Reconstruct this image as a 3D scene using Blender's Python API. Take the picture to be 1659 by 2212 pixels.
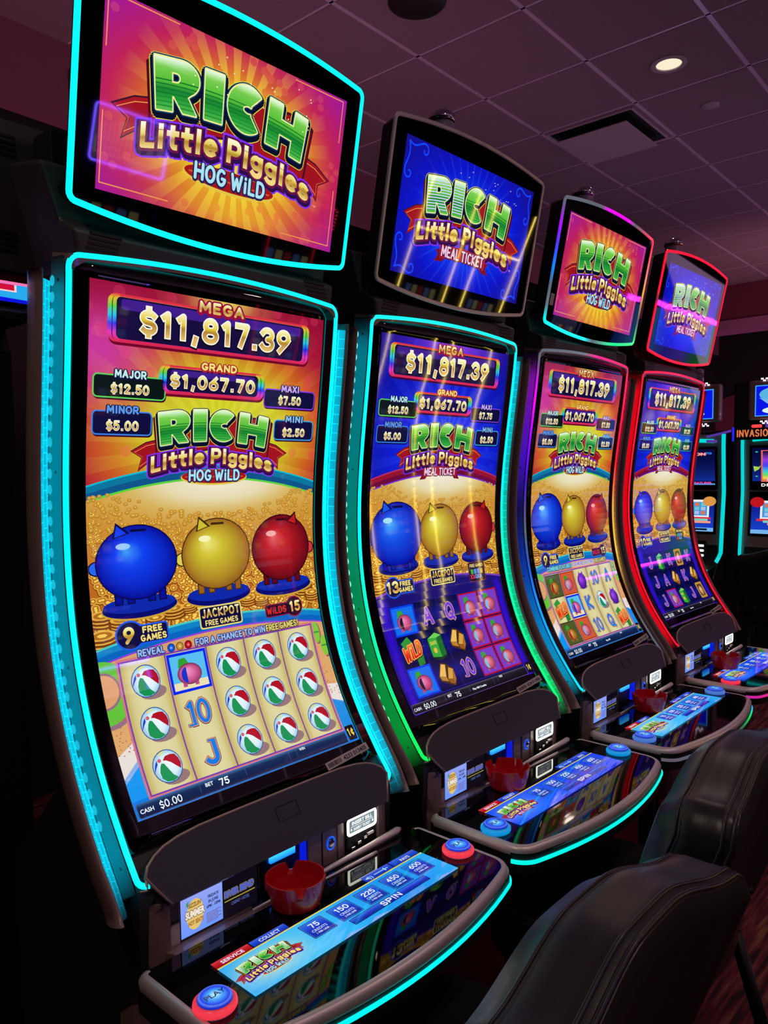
import bpy, bmesh, math, random
import numpy as np
from mathutils import Vector, Matrix
from mathutils.geometry import tessellate_polygon
random.seed(7)
sc = bpy.context.scene
for o in list(bpy.data.objects):
    bpy.data.objects.remove(o)
col = sc.collection
PI = math.pi

# ------------------------------------------------------------------ camera
F_PX, W_PX, H_PX = 1685.37, 1659.0, 2212.0
CAM = Vector((-0.915, -1.3464, 1.5644))
YAW, PITCH, ROLL = 0.8336, -0.0774, -0.0126
fw = Vector((math.sin(YAW)*math.cos(PITCH), math.cos(YAW)*math.cos(PITCH), math.sin(PITCH)))
r0 = Vector((math.cos(YAW), -math.sin(YAW), 0)); u0 = r0.cross(fw)
rt = math.cos(ROLL)*r0 + math.sin(ROLL)*u0
up = -math.sin(ROLL)*r0 + math.cos(ROLL)*u0
cd = bpy.data.cameras.new('camera'); cam = bpy.data.objects.new('camera', cd); col.objects.link(cam)
cam.matrix_world = Matrix(((rt.x, up.x, -fw.x, CAM.x), (rt.y, up.y, -fw.y, CAM.y), (rt.z, up.z, -fw.z, CAM.z), (0, 0, 0, 1)))
cd.sensor_fit = 'HORIZONTAL'; cd.sensor_width = 36.0; cd.lens = F_PX/W_PX*36.0
cd.shift_x = -8.94/W_PX; cd.shift_y = 42.47/W_PX
cd.clip_start = 0.05; cd.clip_end = 60
sc.camera = cam

# ------------------------------------------------------------------ world, exposure, lights
sc.view_settings.view_transform = 'Standard'; sc.view_settings.look = 'None'
sc.view_settings.exposure = 0.0; sc.view_settings.gamma = 1.0; sc.view_settings.use_curve_mapping = False
w = bpy.data.worlds.new('world'); sc.world = w; w.use_nodes = True
w.node_tree.nodes['Background'].inputs[0].default_value = (0.030, 0.016, 0.028, 1)
w.node_tree.nodes['Background'].inputs[1].default_value = 0.25

def area(name, loc, size, energy, color, target, sy=None):
    d = bpy.data.lights.new(name, 'AREA'); d.energy = energy; d.color = color; d.size = size
    if sy: d.shape = 'RECTANGLE'; d.size_y = sy
    o = bpy.data.objects.new(name, d); col.objects.link(o); o.location = loc
    o.rotation_euler = (Vector(target)-Vector(loc)).to_track_quat('-Z', 'Y').to_euler()
    return o
def spot(name, loc, energy, color, ang=2.2, r=.06, target=None):
    d = bpy.data.lights.new(name, 'SPOT'); d.energy = energy; d.color = color; d.spot_size = ang; d.spot_blend = .6; d.shadow_soft_size = r
    o = bpy.data.objects.new(name, d); col.objects.link(o); o.location = loc
    if target: o.rotation_euler = (Vector(target)-Vector(loc)).to_track_quat('-Z', 'Y').to_euler()
    return o
# added fill lights with no fixtures: purple and pink wash on ceiling and walls
area('aisle_fill', (2.0, -3.9, 2.62), 9.0, 85, (0.72, 0.52, 0.74), (2.0, -3.9, 3.62), .6)
area('bank_top_fill', (1.2, 1.0, 2.45), 7.0, 6, (0.78, 0.50, 0.74), (1.2, 1.0, 3.6), .4)
area('back_aisle_fill', (1.0, 1.55, 2.0), 3.0, 7.0, (1.0, 0.42, 0.52), (1.0, 2.2, 3.4), .6)
area('far_aisle_fill', (6.6, -1.5, 1.9), 3.0, 24, (0.72, 0.40, 0.72), (7.0, 0.5, 3.6), 2.0)
area('far_wall_fill', (9.4, 1.4, 1.0), 1.6, 16, (1.0, 0.42, 0.62), (11.2, 2.8, 2.6))
area('bulkhead_fill', (7.0, 0.6, 2.3), 1.2, 9, (1.0, 0.45, 0.50), (8.45, 1.5, 3.5))
DOWNLIGHTS = [(3.161, 0.37, 14), (0.10, -1.75, 26), (-1.6, -0.55, 36), (1.95, -1.80, 22), (4.7, -.75, 34)]  # the last one is added out of frame to brighten the far machines
for dx, dy, e in DOWNLIGHTS:
    spot('downlight_lamp', (dx, dy, 3.60), e, (1.0, 0.80, 0.66))

# ------------------------------------------------------------------ materials
def s2l(c):
    c = c/255.0
    return c/12.92 if c <= 0.04045 else ((c+0.055)/1.055)**2.4
def lin(c): return (s2l(c[0]), s2l(c[1]), s2l(c[2]), 1.0)
def newmat(name):
    m = bpy.data.materials.new(name); m.use_nodes = True
    return m, m.node_tree, m.node_tree.nodes['Principled BSDF']
def mat(name, rgb, rough=.5, metal=0., coat=0., spec=.5, noise=0., nscale=60, bump=0.):
    m, nt, b = newmat(name); c = lin(rgb)
    b.inputs['Base Color'].default_value = c; b.inputs['Roughness'].default_value = rough
    b.inputs['Metallic'].default_value = metal; b.inputs['Coat Weight'].default_value = coat
    b.inputs['Specular IOR Level'].default_value = spec
    tc = nt.nodes.new('ShaderNodeTexCoord'); n = nt.nodes.new('ShaderNodeTexNoise'); n.inputs['Scale'].default_value = nscale
    nt.links.new(tc.outputs['Object'], n.inputs['Vector'])
    if noise:
        mx = nt.nodes.new('ShaderNodeMix'); mx.data_type = 'RGBA'; mx.blend_type = 'MULTIPLY'
        mx.inputs[6].default_value = c; mx.inputs[0].default_value = noise
        nt.links.new(n.outputs['Color'], mx.inputs[7]); nt.links.new(mx.outputs[2], b.inputs['Base Color'])
    if bump:
        bp = nt.nodes.new('ShaderNodeBump'); bp.inputs['Strength'].default_value = bump; bp.inputs['Distance'].default_value = .002
        nt.links.new(n.outputs['Fac'], bp.inputs['Height']); nt.links.new(bp.outputs['Normal'], b.inputs['Normal'])
    return m
def vmat(name, rough, strength=1.0, sample=True, base=0.0, spec=.5):
    """emission colour comes from the mesh's own colour attribute (screens, light strips)"""
    m, nt, b = newmat(name)
    a = nt.nodes.new('ShaderNodeAttribute'); a.attribute_name = 'Col'
    b.inputs['Base Color'].default_value = (base, base, base, 1); b.inputs['Roughness'].default_value = rough
    b.inputs['Specular IOR Level'].default_value = spec
    nt.links.new(a.outputs['Color'], b.inputs['Emission Color']); b.inputs['Emission Strength'].default_value = strength
    if not sample: m.cycles.emission_sampling = 'NONE'
    return m
M = dict(
    glass=mat('black_gloss_glass', (4, 4, 6), .025),
    deckglass=mat('deck_cover_glass', (4, 4, 6), .03, spec=.30),
    body=mat('charcoal_plastic', (34, 31, 35), .42, bump=.05, nscale=900),
    dark=mat('black_plastic', (12, 11, 14), .5),
    hood=mat('charcoal_soft_panel', (56, 51, 66), .55, bump=.12, nscale=1200),
    bronze=mat('bronze_grey_plastic', (150, 124, 122), .36, .15, coat=.2),
    trim=mat('brushed_bronze_trim', (178, 150, 140), .4, .5),
    silver=mat('satin_silver', (228, 214, 216), .42, .55),
    chrome=mat('chrome', (225, 220, 225), .06, 1.0),
    neck=mat('powder_coated_housing', (60, 53, 54), .45, bump=.08, nscale=700),
    black=mat('black_void', (3, 3, 4), .6),
    maroon=mat('burgundy_lower_door', (96, 12, 34), .3),
    red=mat('red_melamine', (200, 12, 24), .3, coat=.3),
    leather=mat('black_leather', (34, 30, 32), .34, bump=.10, nscale=350),
    leather2=mat('black_fabric_back', (10, 8, 11), .75, bump=.2, nscale=500),
    stitch=mat('stitched_piping', (38, 34, 40), .32),
    legm=mat('black_steel', (16, 15, 16), .4, .4),
    metal=mat('worn_steel', (110, 100, 100), .35, .9),
    label=mat('paper_label', (205, 190, 195), .6),
    ink=mat('black_ink', (18, 14, 18), .6),
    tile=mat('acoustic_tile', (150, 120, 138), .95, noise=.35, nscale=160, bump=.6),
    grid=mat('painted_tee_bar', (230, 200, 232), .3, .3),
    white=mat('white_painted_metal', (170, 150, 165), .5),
    lamp_grey=mat('frosted_lamp_plastic', (176, 160, 176), .35),
    lamp_red=mat('red_lamp_lens', (110, 12, 30), .2),
    wall_b=mat('maroon_wall_paint', (140, 78, 98), .8, noise=.15, nscale=8),
    wall_k=mat('black_wall_paint', (7, 6, 9), .8),
    wall_r=mat('plum_wall_paint', (110, 36, 60), .8, noise=.15, nscale=6),
    soffit=mat('plum_soffit_paint', (150, 90, 130), .8),
    screen=vmat('lit_screen', .035, 1.0, False),
    bright=vmat('bright_sign_picture', .1, 2.2, False),
    led=vmat('light_strip', .35, 1.0, True),
    glow=vmat('translucent_lit_panel', .3, 1.0, True, base=.03),
)
def lens_mat():
    m, nt, b = newmat('ribbed_light_lens'); N = nt.nodes; Lk = nt.links
    uv = N.new('ShaderNodeUVMap'); uv.uv_map = 'UVMap'
    br = N.new('ShaderNodeTexBrick'); br.offset = .5; br.inputs['Scale'].default_value = 1.0
    br.inputs['Color1'].default_value = (.60, .60, .60, 1); br.inputs['Color2'].default_value = (.78, .78, .78, 1); br.inputs['Mortar'].default_value = (2.2, 1.5, 1.5, 1)
    br.inputs['Mortar Size'].default_value = .045; br.inputs['Mortar Smooth'].default_value = .7
    br.inputs['Brick Width'].default_value = 1.0; br.inputs['Row Height'].default_value = .5
    Lk.new(uv.outputs['UV'], br.inputs['Vector'])
    a = N.new('ShaderNodeAttribute'); a.attribute_name = 'Col'
    mx = N.new('ShaderNodeMix'); mx.data_type = 'RGBA'; mx.blend_type = 'MULTIPLY'; mx.inputs[0].default_value = 1
    Lk.new(a.outputs['Color'], mx.inputs[6]); Lk.new(br.outputs['Color'], mx.inputs[7])
    Lk.new(mx.outputs[2], b.inputs['Emission Color']); b.inputs['Emission Strength'].default_value = 1.25
    b.inputs['Base Color'].default_value = (.05, .05, .055, 1); b.inputs['Roughness'].default_value = .2
    bp = N.new('ShaderNodeBump'); bp.inputs['Strength'].default_value = .6; bp.inputs['Distance'].default_value = .003
    Lk.new(br.outputs['Fac'], bp.inputs['Height']); bp.invert = True; Lk.new(bp.outputs['Normal'], b.inputs['Normal'])
    return m
M['lens'] = lens_mat()
def carpet_mat():
    m, nt, b = newmat('streaked_casino_carpet'); N = nt.nodes; Lk = nt.links
    tc = N.new('ShaderNodeTexCoord'); mp = N.new('ShaderNodeMapping'); mp.inputs['Rotation'].default_value = (0, 0, .5); mp.inputs['Scale'].default_value = (3.0, 34.0, 1)
    n = N.new('ShaderNodeTexNoise'); n.inputs['Scale'].default_value = 1.6; n.inputs['Detail'].default_value = 5
    r = N.new('ShaderNodeValToRGB'); e = r.color_ramp.elements
    e[0].position = .38; e[0].color = lin((44, 11, 22)); e[1].position = .70; e[1].color = lin((150, 100, 66))
    k = e.new(.52); k.color = lin((112, 26, 44)); k = e.new(.60); k.color = lin((120, 60, 56))
    Lk.new(tc.outputs['Object'], mp.inputs['Vector']); Lk.new(mp.outputs['Vector'], n.inputs['Vector'])
    Lk.new(n.outputs['Fac'], r.inputs['Fac']); Lk.new(r.outputs['Color'], b.inputs['Base Color'])
    b.inputs['Roughness'].default_value = .95
    return m
M['carpet'] = carpet_mat()

# ------------------------------------------------------------------ object helpers
def link(o, parent=None):
    col.objects.link(o)
    if parent: o.parent = parent
    return o
def meshobj(name, verts, faces, m, parent=None, smooth=False, cols=None, uvs=None, mats=None, midx=None):
    me = bpy.data.meshes.new(name); me.from_pydata([tuple(v) for v in verts], [], faces)
    for mm in (mats or [m]): me.materials.append(mm)
    if midx is not None: me.polygons.foreach_set('material_index', midx)
    if cols is not None:     # one colour per vertex (linear)
        at = me.color_attributes.new('Col', 'FLOAT_COLOR', 'POINT')
        at.data.foreach_set('color', np.array(cols, dtype=np.float32).ravel())
    if uvs is not None:      # one uv per vertex
        ul = me.uv_layers.new(name='UVMap'); idx = np.zeros(len(me.loops), dtype=np.int32); me.loops.foreach_get('vertex_index', idx)
        ul.data.foreach_set('uv', np.array(uvs, dtype=np.float32)[idx].ravel())
    if smooth: me.polygons.foreach_set('use_smooth', [True]*len(me.polygons))
    me.validate(); me.update()
    return link(bpy.data.objects.new(name, me), parent)
def bmobj(name, bm, m, parent=None, smooth=False, bevel=0, seg=2, angle=.6):
    bmesh.ops.recalc_face_normals(bm, faces=bm.faces)
    me = bpy.data.meshes.new(name); bm.to_mesh(me); bm.free()
    for mm in (m if isinstance(m, list) else [m]): me.materials.append(mm)
    o = link(bpy.data.objects.new(name, me), parent)
    if smooth: me.polygons.foreach_set('use_smooth', [True]*len(me.polygons))
    if bevel:
        b = o.modifiers.new('bevel', 'BEVEL'); b.width = bevel; b.segments = seg; b.limit_method = 'ANGLE'; b.angle_limit = angle
    return o
def box(bm, x0, x1, y0, y1, z0, z1):
    v = [bm.verts.new(p) for p in ((x0, y0, z0), (x1, y0, z0), (x1, y1, z0), (x0, y1, z0), (x0, y0, z1), (x1, y0, z1), (x1, y1, z1), (x0, y1, z1))]
    for f in ((0, 3, 2, 1), (4, 5, 6, 7), (0, 1, 5, 4), (1, 2, 6, 5), (2, 3, 7, 6), (3, 0, 4, 7)): bm.faces.new([v[i] for i in f])
    return v
def boxobj(name, x0, x1, y0, y1, z0, z1, m, parent=None, bevel=.003, seg=2):
    bm = bmesh.new(); box(bm, x0, x1, y0, y1, z0, z1); return bmobj(name, bm, m, parent, bevel=bevel, seg=seg)
def prism(bm, poly, a0, a1, axis=0):
    """poly in the plane across `axis`, extruded from a0 to a1"""
    def P(a, p): return (a, p[0], p[1]) if axis == 0 else ((p[0], a, p[1]) if axis == 1 else (p[0], p[1], a))
    A = [bm.verts.new(P(a0, p)) for p in poly]; B = [bm.verts.new(P(a1, p)) for p in poly]; n = len(poly)
    for t in tessellate_polygon([[Vector((p[0], p[1], 0)) for p in poly]]):
        bm.faces.new([A[i] for i in t]); bm.faces.new([B[i] for i in reversed(t)])
    for i in range(n): bm.faces.new((A[i], A[(i+1) % n], B[(i+1) % n], B[i]))
def prismobj(name, poly, a0, a1, m, parent=None, axis=0, bevel=0, smooth=False):
    bm = bmesh.new(); prism(bm, poly, a0, a1, axis)
    if not bevel: bmesh.ops.remove_doubles(bm, verts=bm.verts, dist=1e-6)
    return bmobj(name, bm, m, parent, bevel=bevel, smooth=smooth)
def lathe(bm, prof, c=(0, 0, 0), n=28, caps=True, M4=None):
    rings = []
    for r, z in prof:
        ring = []
        for i in range(n):
            a = 2*PI*i/n; p = Vector((r*math.cos(a), r*math.sin(a), z))
            if M4: p = M4 @ p
            ring.append(bm.verts.new(p+Vector(c)))
        rings.append(ring)
    for a, b in zip(rings, rings[1:]):
        for i in range(n): bm.faces.new((a[i], a[(i+1) % n], b[(i+1) % n], b[i]))
    if caps:
        if prof[0][0] > 1e-6: bm.faces.new(list(reversed(rings[0])))
        if prof[-1][0] > 1e-6: bm.faces.new(rings[-1])
def latheobj(name, prof, c, m, parent=None, n=28, smooth=True, bevel=0):
    bm = bmesh.new(); lathe(bm, prof, c, n); return bmobj(name, bm, m, parent, smooth=smooth, bevel=bevel)
def tube(bm, pts, r, n=8, closed=False):
    pts = [Vector(p) for p in pts]; rings = []; N = len(pts); prev = None
    for i, p in enumerate(pts):
        a = pts[(i-1) % N] if (closed or i) else pts[0]; b = pts[(i+1) % N] if (closed or i < N-1) else pts[-1]
        t = (b-a).normalized(); ref = prev if prev is not None else (Vector((0, 0, 1)) if abs(t.z) < .9 else Vector((1, 0, 0)))
        x = (ref - t*ref.dot(t)).normalized(); prev = x; y = t.cross(x)
        rr = r[i] if isinstance(r, (list, tuple)) else r
        rings.append([bm.verts.new(p+rr*(math.cos(2*PI*k/n)*x+math.sin(2*PI*k/n)*y)) for k in range(n)])
    for i in range(N if closed else N-1):
        A, B = rings[i], rings[(i+1) % N]
        for k in range(n): bm.faces.new((A[k], A[(k+1) % n], B[(k+1) % n], B[k]))
    if not closed: bm.faces.new(list(reversed(rings[0]))); bm.faces.new(rings[-1])
def tubeobj(name, pts, r, m, parent=None, n=8, closed=False):
    bm = bmesh.new(); tube(bm, pts, r, n, closed); return bmobj(name, bm, m, parent, smooth=True)
def ribbon(name, pts, nrm, wid, hgt, m, parent=None, cols=None, closed=False):
    """flat bar swept along pts; nrm = outward surface normal per point; rounded top"""
    pts = [Vector(p) for p in pts]; N = len(pts); V = []; C = []
    sec = [(-.5, 0), (-.5, .6), (-.3, 1), (.3, 1), (.5, .6), (.5, 0)]; K = len(sec)
    for i, p in enumerate(pts):
        a = pts[(i-1) % N] if (closed or i) else pts[0]; b = pts[(i+1) % N] if (closed or i < N-1) else pts[-1]
        t = (b-a).normalized(); n = Vector(nrm[i] if isinstance(nrm, list) else nrm); s = t.cross(n).normalized()
        for q in sec:
            V.append(p+s*(q[0]*wid)+n*(q[1]*hgt))
            if cols: C.append(cols[i])
    Fc = []
    for i in range(N if closed else N-1):
        j = (i+1) % N
        for k in range(K-1): Fc.append((i*K+k, i*K+k+1, j*K+k+1, j*K+k))
        Fc.append((i*K+K-1, i*K, j*K, j*K+K-1))
    if not closed: Fc.append(tuple(range(K))); Fc.append(tuple((N-1)*K+k for k in reversed(range(K))))
    return meshobj(name, V, Fc, m, parent, smooth=False, cols=C if cols else None)
def empty(name, loc=(0, 0, 0), rz=0.):
    o = bpy.data.objects.new(name, None); o.empty_display_size = .1; link(o); o.location = loc; o.rotation_euler = (0, 0, rz); return o
def tag(o, label=None, cat=None, group=None, kind=None):
    if label: o['label'] = label
    if cat: o['category'] = cat
    if group: o['group'] = group
    if kind: o['kind'] = kind
    return o
def copy_tree(o, parent=None):
    c = o.copy(); col.objects.link(c)
    if parent: c.parent = parent
    for ch in list(o.children): copy_tree(ch, c)
    return c
def lc(c, k=1.0):
    l = lin(c); return (l[0]*k, l[1]*k, l[2]*k, 1.0)
def ramp(stops, t):
    if t <= stops[0][0]: return stops[0][1]
    for (a, ca), (b, cb) in zip(stops, stops[1:]):
        if t <= b:
            k = (t-a)/(b-a) if b > a else 0
            return tuple(x+(y-x)*k for x, y in zip(ca, cb))
    return stops[-1][1]
# ------------------------------------------------------------------ flat artwork shown on the screens
_T = {}
def glyphs(s, bold):
    key = (s, bold)
    if key not in _T:
        cu = bpy.data.curves.new('t', 'FONT'); cu.body = s; cu.size = 1; cu.offset = bold; cu.resolution_u = 3; cu.fill_mode = 'FRONT'
        o = bpy.data.objects.new('t', cu); col.objects.link(o)
        dg = bpy.context.evaluated_depsgraph_get(); me = bpy.data.meshes.new_from_object(o.evaluated_get(dg))
        vs = [(v.co.x, v.co.y) for v in me.vertices]
        tr = [[vs[i] for i in p.vertices] for p in me.polygons]
        bpy.data.objects.remove(o); bpy.data.curves.remove(cu); bpy.data.meshes.remove(me)
        _T[key] = tr
    return _T[key]
def _bb(tr):
    xs = [p[0] for t in tr for p in t]; ys = [p[1] for t in tr for p in t]
    return min(xs), max(xs), min(ys), max(ys)
CAP = _bb(glyphs('H', .0))[3]
def split(poly, yc):
    """split convex polygon [(x,y)] at y=yc -> (above(y<yc), below)"""
    A, B = [], []; n = len(poly)
    for i in range(n):
        p, q = poly[i], poly[(i+1) % n]
        if p[1] <= yc: A.append(p)
        if p[1] >= yc: B.append(p)
        if (p[1]-yc)*(q[1]-yc) < 0:
            t = (yc-p[1])/(q[1]-p[1]); r = (p[0]+t*(q[0]-p[0]), yc); A.append(r); B.append(r)
    return (A if len(A) > 2 else None), (B if len(B) > 2 else None)
def arcp(cx, cy, rx, ry, a0=0, a1=360, n=24):
    return [(cx+rx*math.cos(math.radians(a0+(a1-a0)*i/n)), cy+ry*math.sin(math.radians(a0+(a1-a0)*i/n))) for i in range(n+1)]
# ------------------------------------------------------------------ a chunky stroke alphabet (x 0..1, y 0 top .. 1 baseline)
def _a(cx, cy, rx, ry, a0, a1, n=9): return arcp(cx, cy, rx, ry, a0, a1, n)
_O = _a(.5, .5, .5, .5, -90, 270, 20)
SF = {
 '0': (.62, [_O]), 'O': (.70, [_O]), '1': (.36, [[(.1, .16), (.62, 0), (.62, 1)]]),
 '2': (.56, [_a(.5, .28, .5, .28, -175, 10)+[(.0, 1), (1, 1)]]),
 '3': (.56, [_a(.45, .25, .5, .25, -160, 85)+_a(.45, .74, .55, .26, -85, 160)]),
 '4': (.60, [[(.75, 1), (.75, 0), (0, .7), (1, .7)]]),
 '5': (.56, [[(.95, 0), (.12, 0), (.08, .45)]+_a(.45, .68, .52, .32, -115, 150)]),
 '6': (.58, [[(.85, 0), (.2, .45)]+_a(.5, .70, .5, .30, -160, 200, 14)]),
 '7': (.54, [[(0, 0), (1, 0), (.4, 1)]]),
 '8': (.60, [_a(.5, .25, .42, .25, 90, 450, 14), _a(.5, .74, .5, .26, -90, 270, 14)]),
 '9': (.58, [_a(.5, .30, .5, .30, 20, 380, 14)+[(.8, .55), (.15, 1)]]),
 '$': (.56, [_a(.5, .30, .48, .22, -30, -270)+_a(.5, .74, .48, .22, -90, 150), [(.5, -.10), (.5, .12)], [(.5, .92), (.5, 1.10)]]),
 ',': (.18, [[(.6, .96), (.3, 1.22)]]), '.': (.16, [[(.5, .97), (.5, 1.0)]]), '!': (.18, [[(.5, 0), (.5, .62)], [(.5, .96), (.5, 1)]]), '-': (.4, [[(0, .55), (1, .55)]]), "'": (.14, [[(.5, 0), (.5, .25)]]),
 '¢': (.5, [_a(.55, .55, .5, .34, -45, -315, 12), [(.55, .05), (.55, 1.05)]]),
 'A': (.66, [[(0, 1), (.5, 0), (1, 1)], [(.2, .66), (.8, .66)]]), 'B': (.58, [[(0, 0), (0, 1)], [(0, 0)]+_a(.6, .24, .34, .24, -90, 90)+[(0, .48)], [(0, .48)]+_a(.6, .74, .4, .26, -90, 90)+[(0, 1)]]),
 'C': (.60, [_a(.55, .5, .55, .5, -50, -310, 14)]), 'D': (.62, [[(0, 0), (0, 1)], [(0, 0)]+_a(.4, .5, .6, .5, -90, 90, 12)+[(0, 1)]]),
 'E': (.48, [[(1, 0), (0, 0), (0, 1), (1, 1)], [(0, .5), (.85, .5)]]), 'F': (.46, [[(1, 0), (0, 0), (0, 1)], [(0, .5), (.85, .5)]]),
 'G': (.64, [_a(.52, .5, .52, .5, -50, -350, 14)+[(.62, .56)]]), 'H': (.62, [[(0, 0), (0, 1)], [(1, 0), (1, 1)], [(0, .5), (1, .5)]]),
 'I': (.14, [[(.5, 0), (.5, 1)]]), 'J': (.44, [[(.95, 0), (.95, .7)]+_a(.5, .72, .45, .28, 0, 150)]), 'K': (.60, [[(0, 0), (0, 1)], [(1, 0), (.05, .52), (1, 1)]]),
 'L': (.46, [[(0, 0), (0, 1), (1, 1)]]), 'M': (.78, [[(0, 1), (.06, 0), (.5, .75), (.94, 0), (1, 1)]]), 'N': (.62, [[(0, 1), (0, 0), (1, 1), (1, 0)]]),
 'P': (.56, [[(0, 0), (0, 1)], [(0, 0)]+_a(.6, .29, .4, .29, -90, 90)+[(0, .58)]]), 'Q': (.70, [_O, [(.6, .7), (1.02, 1.06)]]),
 'R': (.60, [[(0, 0), (0, 1)], [(0, 0)]+_a(.6, .27, .38, .27, -90, 90)+[(0, .54)], [(.45, .54), (1, 1)]]), 'S': (.56, [_a(.5, .26, .46, .26, -25, -270)+_a(.5, .75, .5, .25, -90, 155)]),
 'T': (.56, [[(0, 0), (1, 0)], [(.5, 0), (.5, 1)]]), 'U': (.60, [[(0, 0), (0, .62)]+_a(.5, .64, .5, .36, 180, 0, 10)+[(1, 0)]]), 'V': (.62, [[(0, 0), (.5, 1), (1, 0)]]),
 'W': (.88, [[(0, 0), (.24, 1), (.5, .25), (.76, 1), (1, 0)]]), 'X': (.62, [[(0, 0), (1, 1)], [(1, 0), (0, 1)]]), 'Y': (.60, [[(0, 0), (.5, .5), (1, 0)], [(.5, .5), (.5, 1)]]), 'Z': (.56, [[(0, 0), (1, 0), (0, 1), (1, 1)]]),
 'i': (.14, [[(.5, .34), (.5, 1)], [(.5, .02), (.5, .05)]]), 'l': (.14, [[(.5, -.02), (.5, 1)]]), 't': (.40, [[(.45, .04), (.45, .72)]+_a(.80, .76, .35, .24, 180, 80, 6), [(0, .32), (1, .32)]]),
 'e': (.54, [[(.1, .66), (.98, .64)]+_a(.5, .66, .5, .33, -5, -310, 14)]), 'g': (.54, [_a(.45, .60, .45, .27, 0, 360, 14), [(.95, .34), (.95, 1.02)]+_a(.5, 1.06, .45, .22, 0, 150, 8)]), 's': (.48, [_a(.5, .50, .44, .17, -25, -270)+_a(.5, .83, .5, .17, -90, 155)]),
 'a': (.5, [_a(.45, .67, .45, .31, 0, 360, 14), [(.95, .36), (.95, 1)]]), 'y': (.54, [[(0, .36), (.5, .95)], [(1, .36), (.3, 1.26)]]), 'r': (.36, [[(0, .36), (0, 1)], [(0, .6)]+_a(.6, .62, .6, .26, 180, 290, 6)]), 'd': (.54, [_a(.5, .67, .48, .31, 0, 360, 14), [(.98, 0), (.98, 1)]]),
 ' ': (.26, []),
}
def sfont(A, L, body, x, yb, h, c, w=None, wt=.24, al='c', out=(), cuts=(), gap=.10, rnd=True):
    tot = sum(SF[ch][0]+(0 if ch == ' ' else wt) for ch in body)+gap*(len(body)-1)
    kx = w/tot if w else h; x0 = x-(tot*kx/2 if al == 'c' else 0 if al == 'l' else tot*kx)
    r = min(wt*h/2, wt*max(kx, h*.6)/2); S = []; adv = 0
    for ch in body:
        wd, paths = SF[ch]; g = 0 if ch == ' ' else wt
        X0 = x0+adv*kx+g*kx/2; W_ = wd*kx
        for p in paths: S.append([(X0+q[0]*W_, yb-h+r+q[1]*(h-2*r)) for q in p])
        adv += wd+g+gap
    def stroke(rad, cc, LL, dy=0, cu=(), ext=0.):
        for P in S:
            n = len(P)
            for i in range(n-1):
                a, b = P[i], P[i+1]; dx, dyy = b[0]-a[0], b[1]-a[1]; l = math.hypot(dx, dyy) or 1e-6; ux, uy = dx/l, dyy/l; nx, ny = -uy*rad, ux*rad
                ea = rad if i == 0 else 0; eb = rad if i == n-2 else 0
                ea *= .92 if not rnd else .0; eb *= .92 if not rnd else .0
                A.add(LL, [(a[0]-ux*ea+nx, a[1]-uy*ea+ny+dy), (b[0]+ux*eb+nx, b[1]+uy*eb+ny+dy), (b[0]+ux*eb-nx, b[1]+uy*eb-ny+dy), (a[0]-ux*ea-nx, a[1]-uy*ea-ny+dy)], cc, cu)
            for i, p in enumerate(P):
                if (0 < i < n-1) or rnd or n == 1:
                    m = 10
                    if 0 < i < n-1:     # skip joints on smooth arcs
                        a, b = P[i-1], P[i+1]; a1 = math.atan2(p[1]-a[1], p[0]-a[0]); a2 = math.atan2(b[1]-p[1], b[0]-p[0]); d = abs((a2-a1+PI) % (2*PI)-PI)
                        if d < .12: continue
                        m = 8 if d < .6 else 10
                    if not rnd and not (0 < i < n-1): continue
                    A.add(LL, [(p[0]+rad*math.cos(2*PI*k/m+.39), p[1]+dy+rad*math.sin(2*PI*k/m+.39)) for k in range(m)], cc, cu)
    for o in out: stroke(r+o[0], o[1], o[2], o[3] if len(o) > 3 else 0)
    stroke(r, c, L, 0, cuts)

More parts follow.
